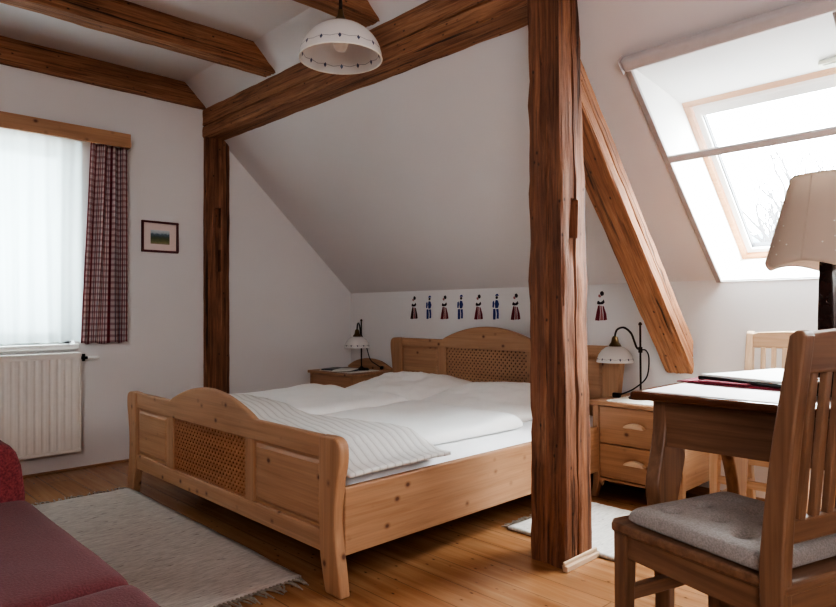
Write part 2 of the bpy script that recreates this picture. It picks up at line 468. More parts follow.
# insect screen: cassette, rails, net and pull bar
scr = thing('skylight_screen', 'grey roller insect screen pulled halfway down over the skylight', 'roller screen', S(-.97, .7))
def W(m, parent):      # built in world coordinates -> local of an unrotated parent
    bmesh.ops.translate(m.bm, verts=m.bm.verts, vec=-Vector(parent.location)); return m
def sbox(m, x0, x1, s0, s1, n0, n1):
    v = [S(x, s_, n_) for n_ in (n0, n1) for s_ in (s0, s1) for x in (x0, x1)]
    vv = [m.bm.verts.new(q) for q in v]
    for f in ((0, 2, 3, 1), (4, 5, 7, 6), (0, 1, 5, 4), (2, 6, 7, 3), (0, 4, 6, 2), (1, 3, 7, 5)): m.bm.faces.new([vv[i] for i in f])
    return m
m = MB(); sbox(m, OX0 - .018, OX1 + .06, OS1 - .004, OS1 + .056, -.052, .0); W(m, scr).build('cassette', 'plastic_grey', scr, bevel=.018, seg=4)
m = MB(); sbox(m, OX0 - .022, OX0 - .016, OS1 - .006, OS1 + .058, -.054, .0); W(m, scr).build('end_cap', 'plastic_grey', scr, bevel=.006)
for xa in (OX0 - .026, OX1 - .002):
    m = MB(); sbox(m, xa, xa + .028, -.005, OS1 - .004, -.016, .001); W(m, scr).build('guide_rail', 'rail_grey', scr, bevel=.004)
SB = (YK - 2.935) * LN
m = MB(); sbox(m, OX0 - .002, OX1 + .002, SB - .018, SB + .018, -.022, -.004); W(m, scr).build('pull_bar', 'plastic_grey', scr, bevel=.006, seg=3)
m = MB(); m.face([S(OX0, SB, -.010), S(OX1, SB, -.010), S(OX1, OS1, -.010), S(OX0, OS1, -.010)]); W(m, scr).build('net', 'insect_net', scr)
m = MB(); sbox(m, OX0 - .01, OX1 + .01, -.022, -.004, -.010, .004); W(m, scr).build('lower_trim', 'plastic_light', scr, bevel=.002)

# gable window
win = bpy.data.objects.new('window_1', None); C.objects.link(win); struct(win)
m = MB(); xa, xb = XG - .16, XG - .10
m.box(xa, xb, WY0, WY0 + .07, WZ0, WZ1); m.box(xa, xb, WY1 - .07, WY1, WZ0, WZ1); m.box(xa, xb, WY0, WY1, WZ0, WZ0 + .07); m.box(xa, xb, WY0, WY1, WZ1 - .07, WZ1)
m.box(xa, xb, .70, .79, WZ0, WZ1)
m.build('frame', 'white_paint', win, bevel=.004)
m = MB(); m.box(XG - .135, XG - .130, WY0 + .06, WY1 - .06, WZ0 + .06, WZ1 - .06); m.build('pane', 'window_glass', win)
m = MB(); m.box(XG - .1, XG + .035, WY0 - .03, WY1 + .02, WZ0 - .035, WZ0); m.build('window_sill', 'white_paint', win, bevel=.005)

# baseboards
m = MB(); m.box(XG, XG + .014, YB, YK, 0, .012); struct(m.build('baseboard_left', 'pine_y', bevel=.002))
m = MB(); m.box(XG, XR, YK - .014, YK, 0, .045); struct(m.build('baseboard_back', 'pine_x', bevel=.002))

# ------------------------------------------------------------------ timbers
def timber(name, p0, p1, w, h, mat, label, cat, up=(0, 0, 1), amp=.006, seg=.05, groove=None, seed=0, taper=None, group=None):
    """hewn beam from p0 to p1 (centre line). w across 'side', h along 'upv'. groove=(face, pos, depth, half-width)"""
    p0, p1 = Vector(p0), Vector(p1); d = (p1 - p0); L = d.length; d.normalize()
    side = d.cross(Vector(up)).normalized(); upv = side.cross(d).normalized()
    o0 = (p0 + p1) / 2
    n = max(4, int(L / seg))
    # perimeter samples: list of (a,b) in [-.5,.5] with face index
    per = []
    fr = [0, .04, .15, .3, .42, .47, .5, .53, .58, .7, .85, .96]
    for face in range(4):
        for t_ in fr: per.append((face, t_))
    m = MB(); rings = []
    for i in range(n + 1):
        s_ = i / n * L; ring = []
        for face, t_ in per:
            if t_ in (.47, .5, .53) and groove and groove[0] == face:
                c = groove[1] + .02 * nz(s_ * 1.3, seed + 5.1) + .008 * nz(s_ * 6, seed + 2.2)
                tt = c + (t_ - .5) / .03 * groove[3]
            elif groove and groove[0] == face and .04 < t_ < .96: tt = t_ + (groove[1] - .5) * (1 - abs(t_ - .5) * 2)
            else: tt = t_
            a, b = {0: (-.5 + tt, -.5), 1: (.5, -.5 + tt), 2: (.5 - tt, .5), 3: (-.5, .5 - tt)}[face]
            # rounded arris
            k = min(abs(abs(a) - .5), abs(abs(b) - .5))
            q = Vector((a * w, b * h))
            nn = amp * (nz(a * 9 + seed, b * 9, s_ * 1.6) + .8 * nz(a * 26 + seed, b * 26, s_ * 5.0)) + amp * .7 * nz(seed * 3.1, face * 7.7, s_ * 11)
            corner = 1 if (abs(abs(a) - .5) < .002 and abs(abs(b) - .5) < .002) else 0
            r = q.length
            if taper: q.x *= 1; tp_ = taper(s_ / L, q); q = tp_; r = q.length
            q = q * (1 + (nn - corner * (.007 + .006 * nz(s_ * 7, face * 3 + seed))) / r)
            if groove and groove[0] == face and t_ == .5:
                dep = groove[2] * (0.55 + .6 * abs(nz(s_ * 2.1, seed + 9)))
                if face == 0: q.y += dep
                elif face == 1: q.x -= dep
                elif face == 2: q.y -= dep
                else: q.x += dep
            ring.append(m.bm.verts.new(p0 - o0 + d * s_ + side * q.x + upv * q.y))
        rings.append(ring)
    K = len(per)
    for A, B in zip(rings, rings[1:]):
        for k in range(K): m.bm.faces.new((A[k], A[(k + 1) % K], B[(k + 1) % K], B[k]))
    m.bm.faces.new(rings[0][::-1]); m.bm.faces.new(rings[-1])
    o = m.build(name, mat); o.location = o0
    for p in o.data.polygons: p.use_smooth = True
    o.data.set_sharp_from_angle(angle=R(32))
    return tag(o, label, cat, group)
def carve(o, c):
    n0 = len(o.data.polygons)
    md = o.modifiers.new('cut', 'BOOLEAN'); md.object = c; md.operation = 'DIFFERENCE'
    for sol in ('EXACT', 'SELF', 'MANIFOLD', 'FAST'):
        md.solver = 'EXACT' if sol == 'SELF' else sol; md.use_self = sol == 'SELF'
        bpy.context.view_layer.update()
        dg = bpy.context.evaluated_depsgraph_get()
        me = bpy.data.meshes.new_from_object(o.evaluated_get(dg))
        ext = lambda d: max((v.co.length for v in d.vertices), default=99)
        if len(me.polygons) > n0 * .4 and ext(me) < ext(o.data) + .01: o.data = me; break
        bpy.data.meshes.remove(me)
    o.modifiers.clear()
    bpy.data.objects.remove(c)
def cut(o, x0, x1, y0, y1, z0, z1, m3=None):
    """carve a box (world coords) out of a mesh object"""
    m = MB(); m.box(x0, x1, y0, y1, z0, z1, m3); c = m.build('cutter', 'old_timber_z')
    carve(o, c)
def cut_slope(o, extra=.0):
    """trim a timber flush with the sloping plaster"""
    m = MB()
    v = [(x, YF + dy, CZ - USL * dy + extra + up_) for up_ in (0, 2.0) for dy in (-.6, 1.5) for x in (-5.5, 1)]
    vv = [m.bm.verts.new(q) for q in v]
    for f in ((0, 2, 3, 1), (4, 5, 7, 6), (0, 1, 5, 4), (2, 6, 7, 3), (0, 4, 6, 2), (1, 3, 7, 5)): m.bm.faces.new([vv[i] for i in f])
    c = m.build('cutter', 'old_timber_z')
    carve(o, c)

def post_taper(t, q):
    # narrower towards the top, mostly on the window side
    t = min(t * 2.49 / 2.40, 1.0); k = 1 - .1 * t - .7 * t ** 3
    return Vector((q.x + (.014 * t if q.x < 0 else 0), q.y * k if q.y > 0 else q.y))
post = timber('timber_post', (-1.4905, 2.2475, 0), (-1.4905, 2.2475, 2.49), .165, .195, 'old_timber_z',
              'massive rough hewn timber post standing on the floor at the bed corner', 'post', up=(0, 1, 0), amp=.009, groove=(3, .56, .045, .030), seed=3, taper=post_taper)

cut(post, -1.455, -1.35, 2.205, 2.258, 1.285, 1.44)
gp = timber('timber_post', (-4.55, 2.262, 0), (-4.55, 2.265, 2.275), .18, .187, 'old_timber_z',
            'slim dark timber post with two mortise holes against the window wall', 'post', up=(0, 1, 0), amp=.003, seed=11)
cut(gp, -4.49, -4.40, 2.245, 2.288, 1.62, 1.765); cut(gp, -4.49, -4.40, 2.243, 2.284, 1.295, 1.455)
cut(gp, -4.47, -4.40, 2.345, 2.40, 1.63, 2.1) if False else None
pu = timber('purlin', (-4.62, 2.258, 2.380), (-1.578, 2.258, 2.362), .186, .21, 'old_timber_x',
            'long horizontal timber beam running from the window wall to the big post', 'beam', up=(0, 0, 1), amp=.004, groove=(1, .40, .02, .03), seed=5)
def joist(x0, x1, z0, z1, y1, seed, label):
    o = timber('ceiling_joist', ((x0 + x1) / 2, YB, (z0 + z1) / 2), ((x0 + x1) / 2, y1, (z0 + z1) / 2), x1 - x0, z1 - z0, 'old_timber_y', label, 'ceiling beam',
               amp=.004, seed=seed, seg=.07, group='ceiling joists')
    cut_slope(o, .01)
    return o
joist(-4.60, -4.46, 2.482, 2.645, 2.30, 21, 'ceiling beam lying along the window wall above the curtain')
joist(-3.63, -3.506, 2.490, 2.645, 2.30, 23, 'ceiling beam crossing the white ceiling between the window wall and the hanging lamp')
joist(-2.635, -2.512, 2.490, 2.645, 2.30, 25, 'ceiling beam end right above the white hanging lamp')
# brace behind the post
def strut():
    x0, x1 = -1.625, -1.472
    lowA, lowB = Vector((0, 2.24, 1.507 - 1.125 * (2.24 - 2.712))), Vector((0, 3.70, 1.507 - 1.125 * (3.70 - 2.712)))
    d = (lowB - lowA).normalized(); nrm = Vector((0, d.z, -d.y)) * -1
    if nrm.z < 0: nrm = -nrm
    h = .118
    c0 = lowA + nrm * h / 2; c1 = lowB + nrm * h / 2
    c0.x = c1.x = (x0 + x1) / 2
    mid = (c0 + c1) / 2; Lh = (c1 - c0).length / 2
    o = timber('timber_brace', (0, -Lh, 0), (0, Lh, 0), x1 - x0, h, 'old_timber_y', 'slanting hewn timber brace running from behind the post down to the back wall', 'brace', up=(0, 0, 1), amp=.004, seed=31, seg=.04, groove=(1, .5, .012, .03))
    o.location = mid; dd = (c1 - c0); o.rotation_euler = (math.atan2(dd.z, dd.y), 0, 0); return o
br_ = strut()
cut(br_, -2, -1, 3.47, 4.2, 0, 3)
# little skirting around the post foot
m = MB(); m.box(-1.408, -1.386, 2.125, 2.36, 0, .022); m.box(-1.408, -1.398, 2.125, 2.36, .022, .036)
struct(m.build('trim_1', 'pale_pine_y', bevel=.003))

# ------------------------------------------------------------------ bed
BX = -2.784
bed = thing('double_bed', 'wide pine double bed with arched lattice headboard and footboard', 'bed', (BX, 2.4, 0))
def mir(pts): return [(-u, v) for u, v in pts][::-1]
def bed_end(name, yf, th, H, arch, zl0, zl1, zpan1, zbot, foot=True, label=None, dx=0):
    """end board in bed-local x; yf front face world y, th thickness, H straight top, arch apex height"""
    y0, y1 = yf - 2.4, yf + th - 2.4
    hw = 1.0
    # rails and stiles = the board itself
    top = [(-.865, zpan1 + .01), (-.865, H)]
    n = 22
    a0, a1 = -.435, .395
    for k in range(n + 1):
        u = k / n; x = a0 + (a1 - a0) * u
        z = H + (arch - H) * math.sin(PI * u) ** .85 if 0 < u < 1 else H
        top.append((x, z))
    top += [(.865, H), (.865, zpan1 + .01)]
    m = MB(); m.prism(top, y0 + .004, y1 - .004)
    o = m.build(name, 'pine_x', bed, bevel=.006)
    o.location.x = dx
    if label: o['label'] = label
    sub = lambda mm, nm, mt, **k: mm.build(nm, mt, o, **k)
    m = MB(); m.box(-.865, .865, y0 + .004, y1 - .004, zbot, zl0); sub(m, 'lower_rail', 'pine_x', bevel=.005)
    for a, b in ((-.475, -.395), (.32, .385)):
        m = MB(); m.box(a, b, y0 + .006, y1 - .006, zl0 - .002, zpan1 + .012); sub(m, 'stile', 'pine_z', bevel=.002)
    for a, b in ((-.865, -.475), (.385, .865)):
        m = MB(); m.box(a, b, y0 + .018, y1 - .012, zl0 - .005, zpan1 + .015)
        # raised field
        g = .011
        v0 = [(a + g, zl0 + g), (b - g, zl0 + g), (b - g, zpan1 - g + .01), (a + g, zpan1 - g + .01)]
        v1 = [(a + g + .013, zl0 + g + .013), (b - g - .013, zl0 + g + .013), (b - g - .013, zpan1 - g - .003), (a + g + .013, zpan1 - g - .003)]
        A = [m.bm.verts.new((u, y0 + .018, v)) for u, v in v0]; B = [m.bm.verts.new((u, y0 + .009, v)) for u, v in v1]
        for i in range(4): m.bm.faces.new((A[i], A[(i + 1) % 4], B[(i + 1) % 4], B[i]))
        m.bm.faces.new(B)
        sub(m, 'raised_panel', 'pine_x')
    # lattice: diagonal laths in two layers
    la, lb, za, zb = -.395, .32, zl0, zl1 + .02
    m = MB(); pitch, w = (.030, .0052) if name == 'footboard' else (.034, .0068)
    def clip(x, z, dx_):  # line through (x,z) direction (dx_,1): clip to rectangle
        ts = []
        t0, t1 = za - z, zb - z
        if dx_ > 0: t0 = max(t0, (la - x) / dx_); t1 = min(t1, (lb - x) / dx_)
        else: t0 = max(t0, (lb - x) / dx_); t1 = min(t1, (la - x) / dx_)
        return (x + dx_ * t0, z + t0, x + dx_ * t1, z + t1) if t1 - t0 > .004 else None
    for sgn, yy in ((1, .014), (-1, .0148)):
        x = la - (zb - za) - .1
        while x < lb + (zb - za) + .1:
            c = clip(x, za, sgn * .92)
            if c:
                xa, z_a, xb_, z_b = c
                d = Vector((xb_ - xa, 0, z_b - z_a)).normalized(); pn = Vector((-d.z, 0, d.x)) * w
                q = [Vector((xa, 0, z_a)) - pn, Vector((xb_, 0, z_b)) - pn, Vector((xb_, 0, z_b)) + pn, Vector((xa, 0, z_a)) + pn]
                m.prism([(p.x, p.z) for p in q], y0 + yy, y0 + yy + .007)
            x += pitch
    sub(m, 'lattice', 'lattice_pine' if name == 'footboard' else 'pine_x')
    m = MB(); m.box(la, lb, y0 + .030, y0 + .034, za, zb); sub(m, 'lattice_shade_sheet', 'lattice_shadow')
    # curved posts
    k = H / .553
    out = curve2([(.918, H + .003), (.962, H - .002), (.986, H - .028), (.987, H - .085), (.970, .72 * H), (.955, .5 * H), (.964, .30 * H), (.980, .14 * H), (.992, 0)], 5)
    inn = [(.90, 0), (.885, .05), (.868, .12), (.862, .2), (.862, H)]
    for s_ in (1, -1):
        pts = out + inn
        if s_ < 0: pts = mir(pts)
        m = MB(); m.prism(pts, y0 - .004, y1 + .004); sub(m, 'post', 'pine_z', bevel=.007)
    return o
bed_end('footboard', 1.372, .036, .553, .648, .213, .470, .458, .135, dx=-.012)
bed_end('headboard', 3.40, .045, .79, .888, .30, .715, .722, .20, dx=-.055)
for s_ in (-1, 1):
    m = MB(); a, b = (.925, .953) if s_ > 0 else (-.953, -.925)
    m.box(a, b, 1.41 - 2.4, 3.41 - 2.4, .134, .375); m.build('side_rail', 'pine_y', bed, bevel=.005)
m = MB(); m.box(-.92, .92, 1.42 - 2.4, 3.40 - 2.4, .19, .22); m.build('slat_base', 'pine_x', bed)

def cushion(w, d, h, n=40, m_=26, p=5, q=.5, amp=.008, fr=3.0, seed=0, bottom=.35, extra=None):
    """soft pad centred on the origin, lying in xy, underside near z=0"""
    m = MB()
    def prof(u, v):
        e = max(0, (1 - abs(u) ** p)) * max(0, (1 - abs(v) ** p))
        return e ** q
    def top(i, j):
        u, v = 2 * i - 1, 2 * j - 1
        # concentrate samples at the edges
        u = math.copysign(1 - (1 - abs(u)) ** 1.6, u) if u else 0; v = math.copysign(1 - (1 - abs(v)) ** 1.6, v) if v else 0
        P = prof(u, v); x, y = u * w / 2, v * d / 2
        z = h * bottom + h * (1 - bottom) * P + amp * P * (nz(x * fr + seed, y * fr, seed) + .6 * nz(x * fr * 2.7, y * fr * 2.7 + seed, seed + 3))
        if extra: z += extra(x, y) * P
        return x, y, z
    def bot(i, j):
        x, y, z = top(i, j); u, v = 2 * x / w, 2 * y / d
        return x, y, h * bottom * (1 - prof(u, v))
    m.grid(n, m_, top); m.grid(n, m_, bot)
    bmesh.ops.remove_doubles(m.bm, verts=m.bm.verts, dist=1e-5)
    return m

mat_ = thing('mattress', 'white sheeted mattress inside the pine bed frame', 'mattress', (BX, 2.40, .22))
m = cushion(1.83, 1.93, .185, p=26, q=.3, amp=.002, bottom=.1); m.build('mattress_sheet', 'sheet_white', mat_, smooth=True)
DZ = .404
# duvets
def duv_r(x, y): return .03 * smoothstep(.1, .55, y) * 1
o = cushion(.80, 1.16, .068, 60, 70, 14, .32, .010, 3.4, 4, extra=lambda x, y: .02 * smoothstep(.2, .55, y) + .004 * math.sin(x * 30 + 3 * nz(x * 4, y * 4)) * smoothstep(.4, 0, abs(y))).build('duvet', 'linen_white', smooth=True)
o.location = (-2.385, 2.06, DZ); o.rotation_euler = (0, 0, R(-2)); tag(o, 'white folded duvet on the half of the bed beside the big post', 'duvet', 'duvets')
o = cushion(.90, 1.16, .094, 60, 70, 14, .32, .012, 3.1, 9, extra=lambda x, y: .018 * smoothstep(.25, .6, y) + .004 * math.sin(x * 26 + 4 * nz(x * 4, y * 4))).build('duvet', 'linen_white', smooth=True)
o.location = (-3.235, 2.06, DZ); o.rotation_euler = (0, 0, R(3)); tag(o, 'white thicker duvet on the half of the bed nearer the window wall', 'duvet', 'duvets')
# pillows
def pillow(x, y, z, tilt, rz, seed, label, w=.82, d=.78, h=.172):
    o = cushion(w, d, h, 70, 64, 2.6, .62, .020, 4.2, seed, bottom=.42, extra=lambda x, y: .008 * nz(x * 14 + y * 5, y * 13 - x * 6, seed) + .005 * nz(x * 30 + y * 20, y * 24, seed)).build('pillow', 'pillow_linen', smooth=True)
    o.location = (x, y, z); o.rotation_euler = (R(tilt), 0, R(rz)); return tag(o, label, 'pillow', 'pillows')
pillow(-3.25, 2.99, .378, 7, 4, 2, 'white pillow against the headboard by the dim bedside lamp and window wall')
pillow(-2.47, 3.0, .372, 7, -3, 6, 'white pillow against the headboard partly hidden by the big post')

# knitted throw across the foot, over the duvets
def duvz(x, y):
    """height the throw rests on (world x,y)"""
    def pad(cx, cy, w, d, h, rz, k=9, q=.42):
        c, s = math.cos(-rz), math.sin(-rz); dx, dy = x - cx, y - cy
        u, v = (dx * c - dy * s) / (w / 2), (dx * s + dy * c) / (d / 2)
        e = max(0, 1 - abs(u) ** k) * max(0, 1 - abs(v) ** k)
        return h * .35 + h * .65 * e ** q if e > 0 else 0
    return DZ + max(pad(-2.385, 2.02, .84, 1.30, .070, R(-2), 6), pad(-3.235, 2.02, .94, 1.32, .096, R(3), 6))
_cache = {}
def soft(x, y, r=.05):
    z = 0; w = 0
    for i in range(-3, 4):
        for j in (-1, 0, 1):
            z += duvz(x + i * r / 2, max(y, 1.50) + j * r / 2); w += 1
    return z / w
m = MB()
def thr(i, j):
    x = -3.715 + (1.90) * i
    y1 = 1.87 + .06 * smoothstep(.6, 1, i) + .02 * math.sin(i * 9) - .05 * smoothstep(.3, 0, i)
    y = 1.425 + (y1 - 1.425) * j
    z = max(soft(x, y) + .016, DZ + .006) + .006 * nz(x * 7, y * 7, 2)
    return x, y, z
m.grid(90, 26, thr)
tag(m.build('knitted_throw', 'knit_throw', smooth=True, solid=.014), 'pale ribbed knitted throw spread across the foot of the bed', 'blanket')

# ------------------------------------------------------------------ nightstands
def nightstand(label, loc, w, group):
    ns = thing('nightstand', label, 'nightstand', loc, 0, group)
    d, h = .42, .515
    # local: x 0..w, y 0..d (front at y=0)
    def leg(x0, x1, out):
        k = .018 * out
        pts = [(x0, h - .02), (x0, .14)] + curve2([(x0, .14), (x0 + k * .2, .06), (x0 + k, 0)], 4)[1:] + curve2([(x1 + k, 0), (x1 + k * .1, .07), (x1, .14)], 4) + [(x1, h - .02)]
        return pts
    for x0, x1, s_ in ((0, .034, -1), (w - .034, w, 1)):
        for y0 in (0, d - .035):
            m = MB(); m.prism(leg(x0, x1, s_), y0, y0 + .035); m.build('leg', 'pine_z', ns, bevel=.004)
        m = MB(); xa = .006 if s_ < 0 else w - .026; m.box(xa, xa + .02, .03, d - .03, .11, h - .02); m.build('side_panel', 'pine_y', ns, bevel=.002)
    m = MB(); m.box(.03, w - .03, d - .03, d - .015, .11, h - .02); m.build('back_panel', 'pine_x', ns)
    m = MB(); m.prism([(.034, .098), (.034, .085), (.05, .062), (.06, .098)], .006, .026); m.prism([(w - .034, .098), (w - .06, .098), (w - .05, .062), (w - .034, .085)], .006, .026)
    m.box(.034, w - .034, .006, .026, .094, .108); m.build('bottom_rail', 'pine_x', ns, bevel=.002)
    m = MB(); m.box(-.014, w + .014, -.016, d, h - .022, h); m.build('top_board', 'pine_x', ns, bevel=.005)
    for z0, z1 in ((.112, .288), (.294, .488)):
        m = MB(); m.box(.038, w - .038, .004, .024, z0, z1); dr = m.build('drawer', 'pine_x', ns, bevel=.003)
        m = MB(); cx, cz = w / 2, (z0 + z1) / 2 + .012
        half = [(cx + .055 * math.cos(a), cz - .012 + .026 * math.sin(a)) for a in [PI * k / 14 for k in range(15)]]
        m.prism(half, -.030, .006); m.build('handle', 'pale_pine_x', dr, bevel=.006, seg=3)  # paler than the drawer, light on the handle put into its colour
    return ns
nsR = nightstand('pine nightstand with two drawers between the bed and the table', (-1.862, 3.105, 0), .49, 'nightstands')
nsL = nightstand('pine nightstand in the corner by the window wall behind the bed', (-4.475, 3.085, 0), .57, 'nightstands')
m = MB(); w_ = .57
pts = [(.0, .50)] + curve2([(.0, .53), (.10, .575), (.25, .603), (.42, .588), (.56, .535)], 8) + [(.57, .50)]
m.prism(pts, .395, .418); m.build('back_ledge', 'pine_x', nsL, bevel=.004)

# doily on the lit nightstand, booklets on the other
def doily(cx, cy, w, d, z, label):
    m = MB(); pts = []
    n = 12
    for (xa, ya, xb, yb, k) in ((-w / 2, -d / 2, w / 2, -d / 2, n), (w / 2, -d / 2, w / 2, d / 2, n - 2), (w / 2, d / 2, -w / 2, d / 2, n), (-w / 2, d / 2, -w / 2, -d / 2, n - 2)):
        L = math.hypot(xb - xa, yb - ya); nx, ny = (yb - ya) / L, -(xb - xa) / L
        for i in range(k * 5):
            t_ = i / (k * 5); bmp = .010 * abs(math.sin(PI * t_ * k))
            pts.append((xa + (xb - xa) * t_ + nx * bmp, ya + (yb - ya) * t_ + ny * bmp))
    m.prism(pts, 0, .003, 'xy'); o = m.build('doily', 'doily_white'); o.location = (cx, cy, z)
    return tag(o, label, 'doily')
doily(-1.617, 3.30, .34, .35, .5155, 'white scalloped lace doily on the nightstand beside the table')
doily(-4.19, 3.27, .40, .30, .5155, 'white lace doily under the booklets on the corner nightstand')
m = MB(); m.box(-.15, .15, -.10, .10, 0, .010); bk = m.build('magazine', 'cover_blue', bevel=.001); bk.location = (-4.24, 3.25, .519); bk.rotation_euler = (0, 0, R(14))
tag(bk, 'dark covered magazine lying flat on the corner nightstand', 'magazine')
m = MB(); m.box(-.075, .075, -.10, .10, 0, .005); bk = m.build('booklet', 'paper_white', bevel=.001); bk.location = (-4.13, 3.19, .530); bk.rotation_euler = (0, 0, R(32))
tag(bk, 'small white booklet on the dark magazine on the corner nightstand', 'booklet')

# bedside lamps : local origin at base, arm towards +x' rotated
def bedside(label, loc, rotz, cordpts, reach=.15):
    L = thing('bedside_lamp', label, 'lamp', loc, rotz, 'bedside lamps')
    z0 = 0
    m = MB(); m.lathe([(0, 0), (.062, 0), (.064, .006), (.055, .014), (.020, .02), (.010, .03), (0, .03)], n=32); m.build('base', 'iron_dark', L, smooth=True, angle=40)
    m = MB(); m.tube([(0, 0, .02), (0, 0, .40)], .0055); m.lathe([(0, .395), (.009, .398), (.010, .404), (.006, .412), (0, .416)], n=16); m.build('rod', 'iron_dark', L, smooth=True, angle=40)
    m = MB(); arm = bez([(0.004, 0, .265), (-.02, 0, .275), (-.035, 0, .31), (-.055, 0, .355), (-.095, 0, .383), (-.135, 0, .372), (-reach, 0, .335), (-reach, 0, .31)], 8)
    m.tube(arm, .0055, 10); m.tube([(0, 0, .25), (0, 0, .28)], .011, 12); m.build('arm', 'iron_dark', L, smooth=True, angle=40)
    m = MB(); m.lathe([(0, .335), (.010, .335), (.016, .325), (.021, .300), (.030, .288), (.036, .276), (.030, .272), (0, .272)], (-reach, 0, 0), 24); m.build('lamp_holder', 'brass_old', L, smooth=True, angle=40)
    m = MB()
    prof = [(.030, .090), (.052, .082), (.074, .064), (.090, .040), (.099, .014), (.102, 0), (.0995, 0), (.0965, .014), (.0875, .039), (.072, .062), (.050, .079), (.030, .087)]
    m.lathe(prof + [prof[0]], n=48); sh = m.build('glass_shade', 'opal_bedside', L, smooth=True, angle=60); sh.location = (-reach, 0, .190)
    m = MB(); m.lathe([(0, .03), (.018, .035), (.026, .055), (.018, .085), (0, .092)], (-reach, 0, .185), 20); m.build('bulb', 'bulb_white', L, smooth=True)
    m = MB(); m.tube(bez(cordpts, 10), .0035, 8); cd = m.build('cord', 'black_metal', L, smooth=True)
    p = Vector(cordpts[-1]); m = MB(); m.box(p.x - .022, p.x + .022, p.y - .012, p.y + .012, p.z - .012, p.z + .014); m.build('cord_switch', 'black_metal', cd, bevel=.006)
    return L
bedside('white glass bedside lamp on the nightstand beside the table', (-1.685, 3.30, .5185), 0,
        [(.004, 0, .265), (.03, .004, .262), (.043, .01, .22), (.03, .01, .12), (-.02, -.02, .06), (-.07, -.04, .03), (-.115, -.05, .014)])
bedside('white glass bedside lamp on the corner nightstand by the window wall', (-4.13, 3.35, .5185), R(128),
        [(.004, 0, .265), (-.005, -.03, .25), (-.012, -.05, .17), (-.04, -.085, .085), (-.10, -.15, .05), (-.13, -.195, .03)])

# ------------------------------------------------------------------ wall stencils
def lady(s): # local x,z ; feet z=0, height .18
    return [('stencil_red', [(-.030, 0), (-.008, -.002), (-.004, .05), (-.006, .092), (-.014, .090), (-.022, .05)]),
            ('stencil_rose', [(-.005, 0), (.012, .002), (.008, .05), (.004, .088), (-.003, .09), (-.001, .05)]),
            ('stencil_red', [(.014, 0), (.030, .004), (.026, .04), (.014, .086), (.008, .086), (.012, .05)]),
            ('stencil_dark', [(-.019, .100), (-.010, .096), (.010, .098), (.019, .110), (.014, .126), (.007, .116), (-.003, .110), (-.012, .120), (-.018, .114)]),
            ('stencil_dark', [(-.004, .160), (.003, .148), (.013, .152), (.016, .166), (.008, .178), (-.002, .174)]),
            ('stencil_rose', [(-.012, .144), (-.003, .138), (.001, .148), (-.005, .158), (-.012, .156)])]
def man(s):
    return [('stencil_blue', [(-.019, 0), (-.004, 0), (-.002, .035), (-.004, .074), (-.018, .074), (-.019, .03)]),
            ('stencil_blue', [(.004, .006), (.017, .006), (.018, .04), (.016, .074), (.001, .072), (.006, .04)]),
            ('stencil_blue', [(-.023, .086), (-.014, .082), (-.010, .110), (-.013, .131), (-.021, .124)]),
            ('stencil_blue', [(-.004, .080), (.012, .080), (.020, .106), (.013, .133), (-.001, .137), (-.007, .112)]),
            ('stencil_dark', [(-.002, .146), (.009, .143), (.014, .155), (.010, .163), (-.001, .161)]),
            ('stencil_blue', [(-.005, .164), (.019, .166), (.012, .179), (.002, .178)])]
FX = [(-3.70, 'w'), (-3.533, 'm'), (-3.368, 'w'), (-3.206, 'm'), (-3.032, 'w'), (-2.872, 'm'), (-2.703, 'w'), (-2.057, 'w')]
FL = ['brownish skirted woman stencil on the wall nearest the corner, above the headboard end',
      'blue man stencil between the brownish woman and the next red woman above the headboard',
      'red skirted woman stencil between the two blue men nearest the wall corner',
      'middle one of the three blue man stencils above the headboard',
      'red skirted woman stencil fifth from the corner, above the rising headboard arch',
      'blue man stencil above the headboard arch top, nearest blue one to the big post',
      'red skirted woman stencil close beside the dark side of the big post',
      'lone red skirted woman stencil on the wall between the big post and the brace']
for (x, k), lb in zip(FX, FL):
    shapes = lady(0) if k == 'w' else man(0)
    names = []; m = MB()
    for mt, pts in shapes:
        mt2 = 'stencil_brown' if (x < -3.69 and mt == 'stencil_red') else mt
        if mt2 not in names: names.append(mt2)
        n0 = len(m.bm.faces); m.bm.faces.ensure_lookup_table()
        before = set(m.bm.faces)
        m.prism([(a * 1.35, b) for a, b in pts], -.0012, 0)
        for f in m.bm.faces:
            if f not in before: f.material_index = names.index(mt2)
    o = m.build('wall_stencil', None, mats=names); o.location = (x, YK, .936)
    tag(o, lb, 'wall stencil', 'folk costume stencils on the back wall')

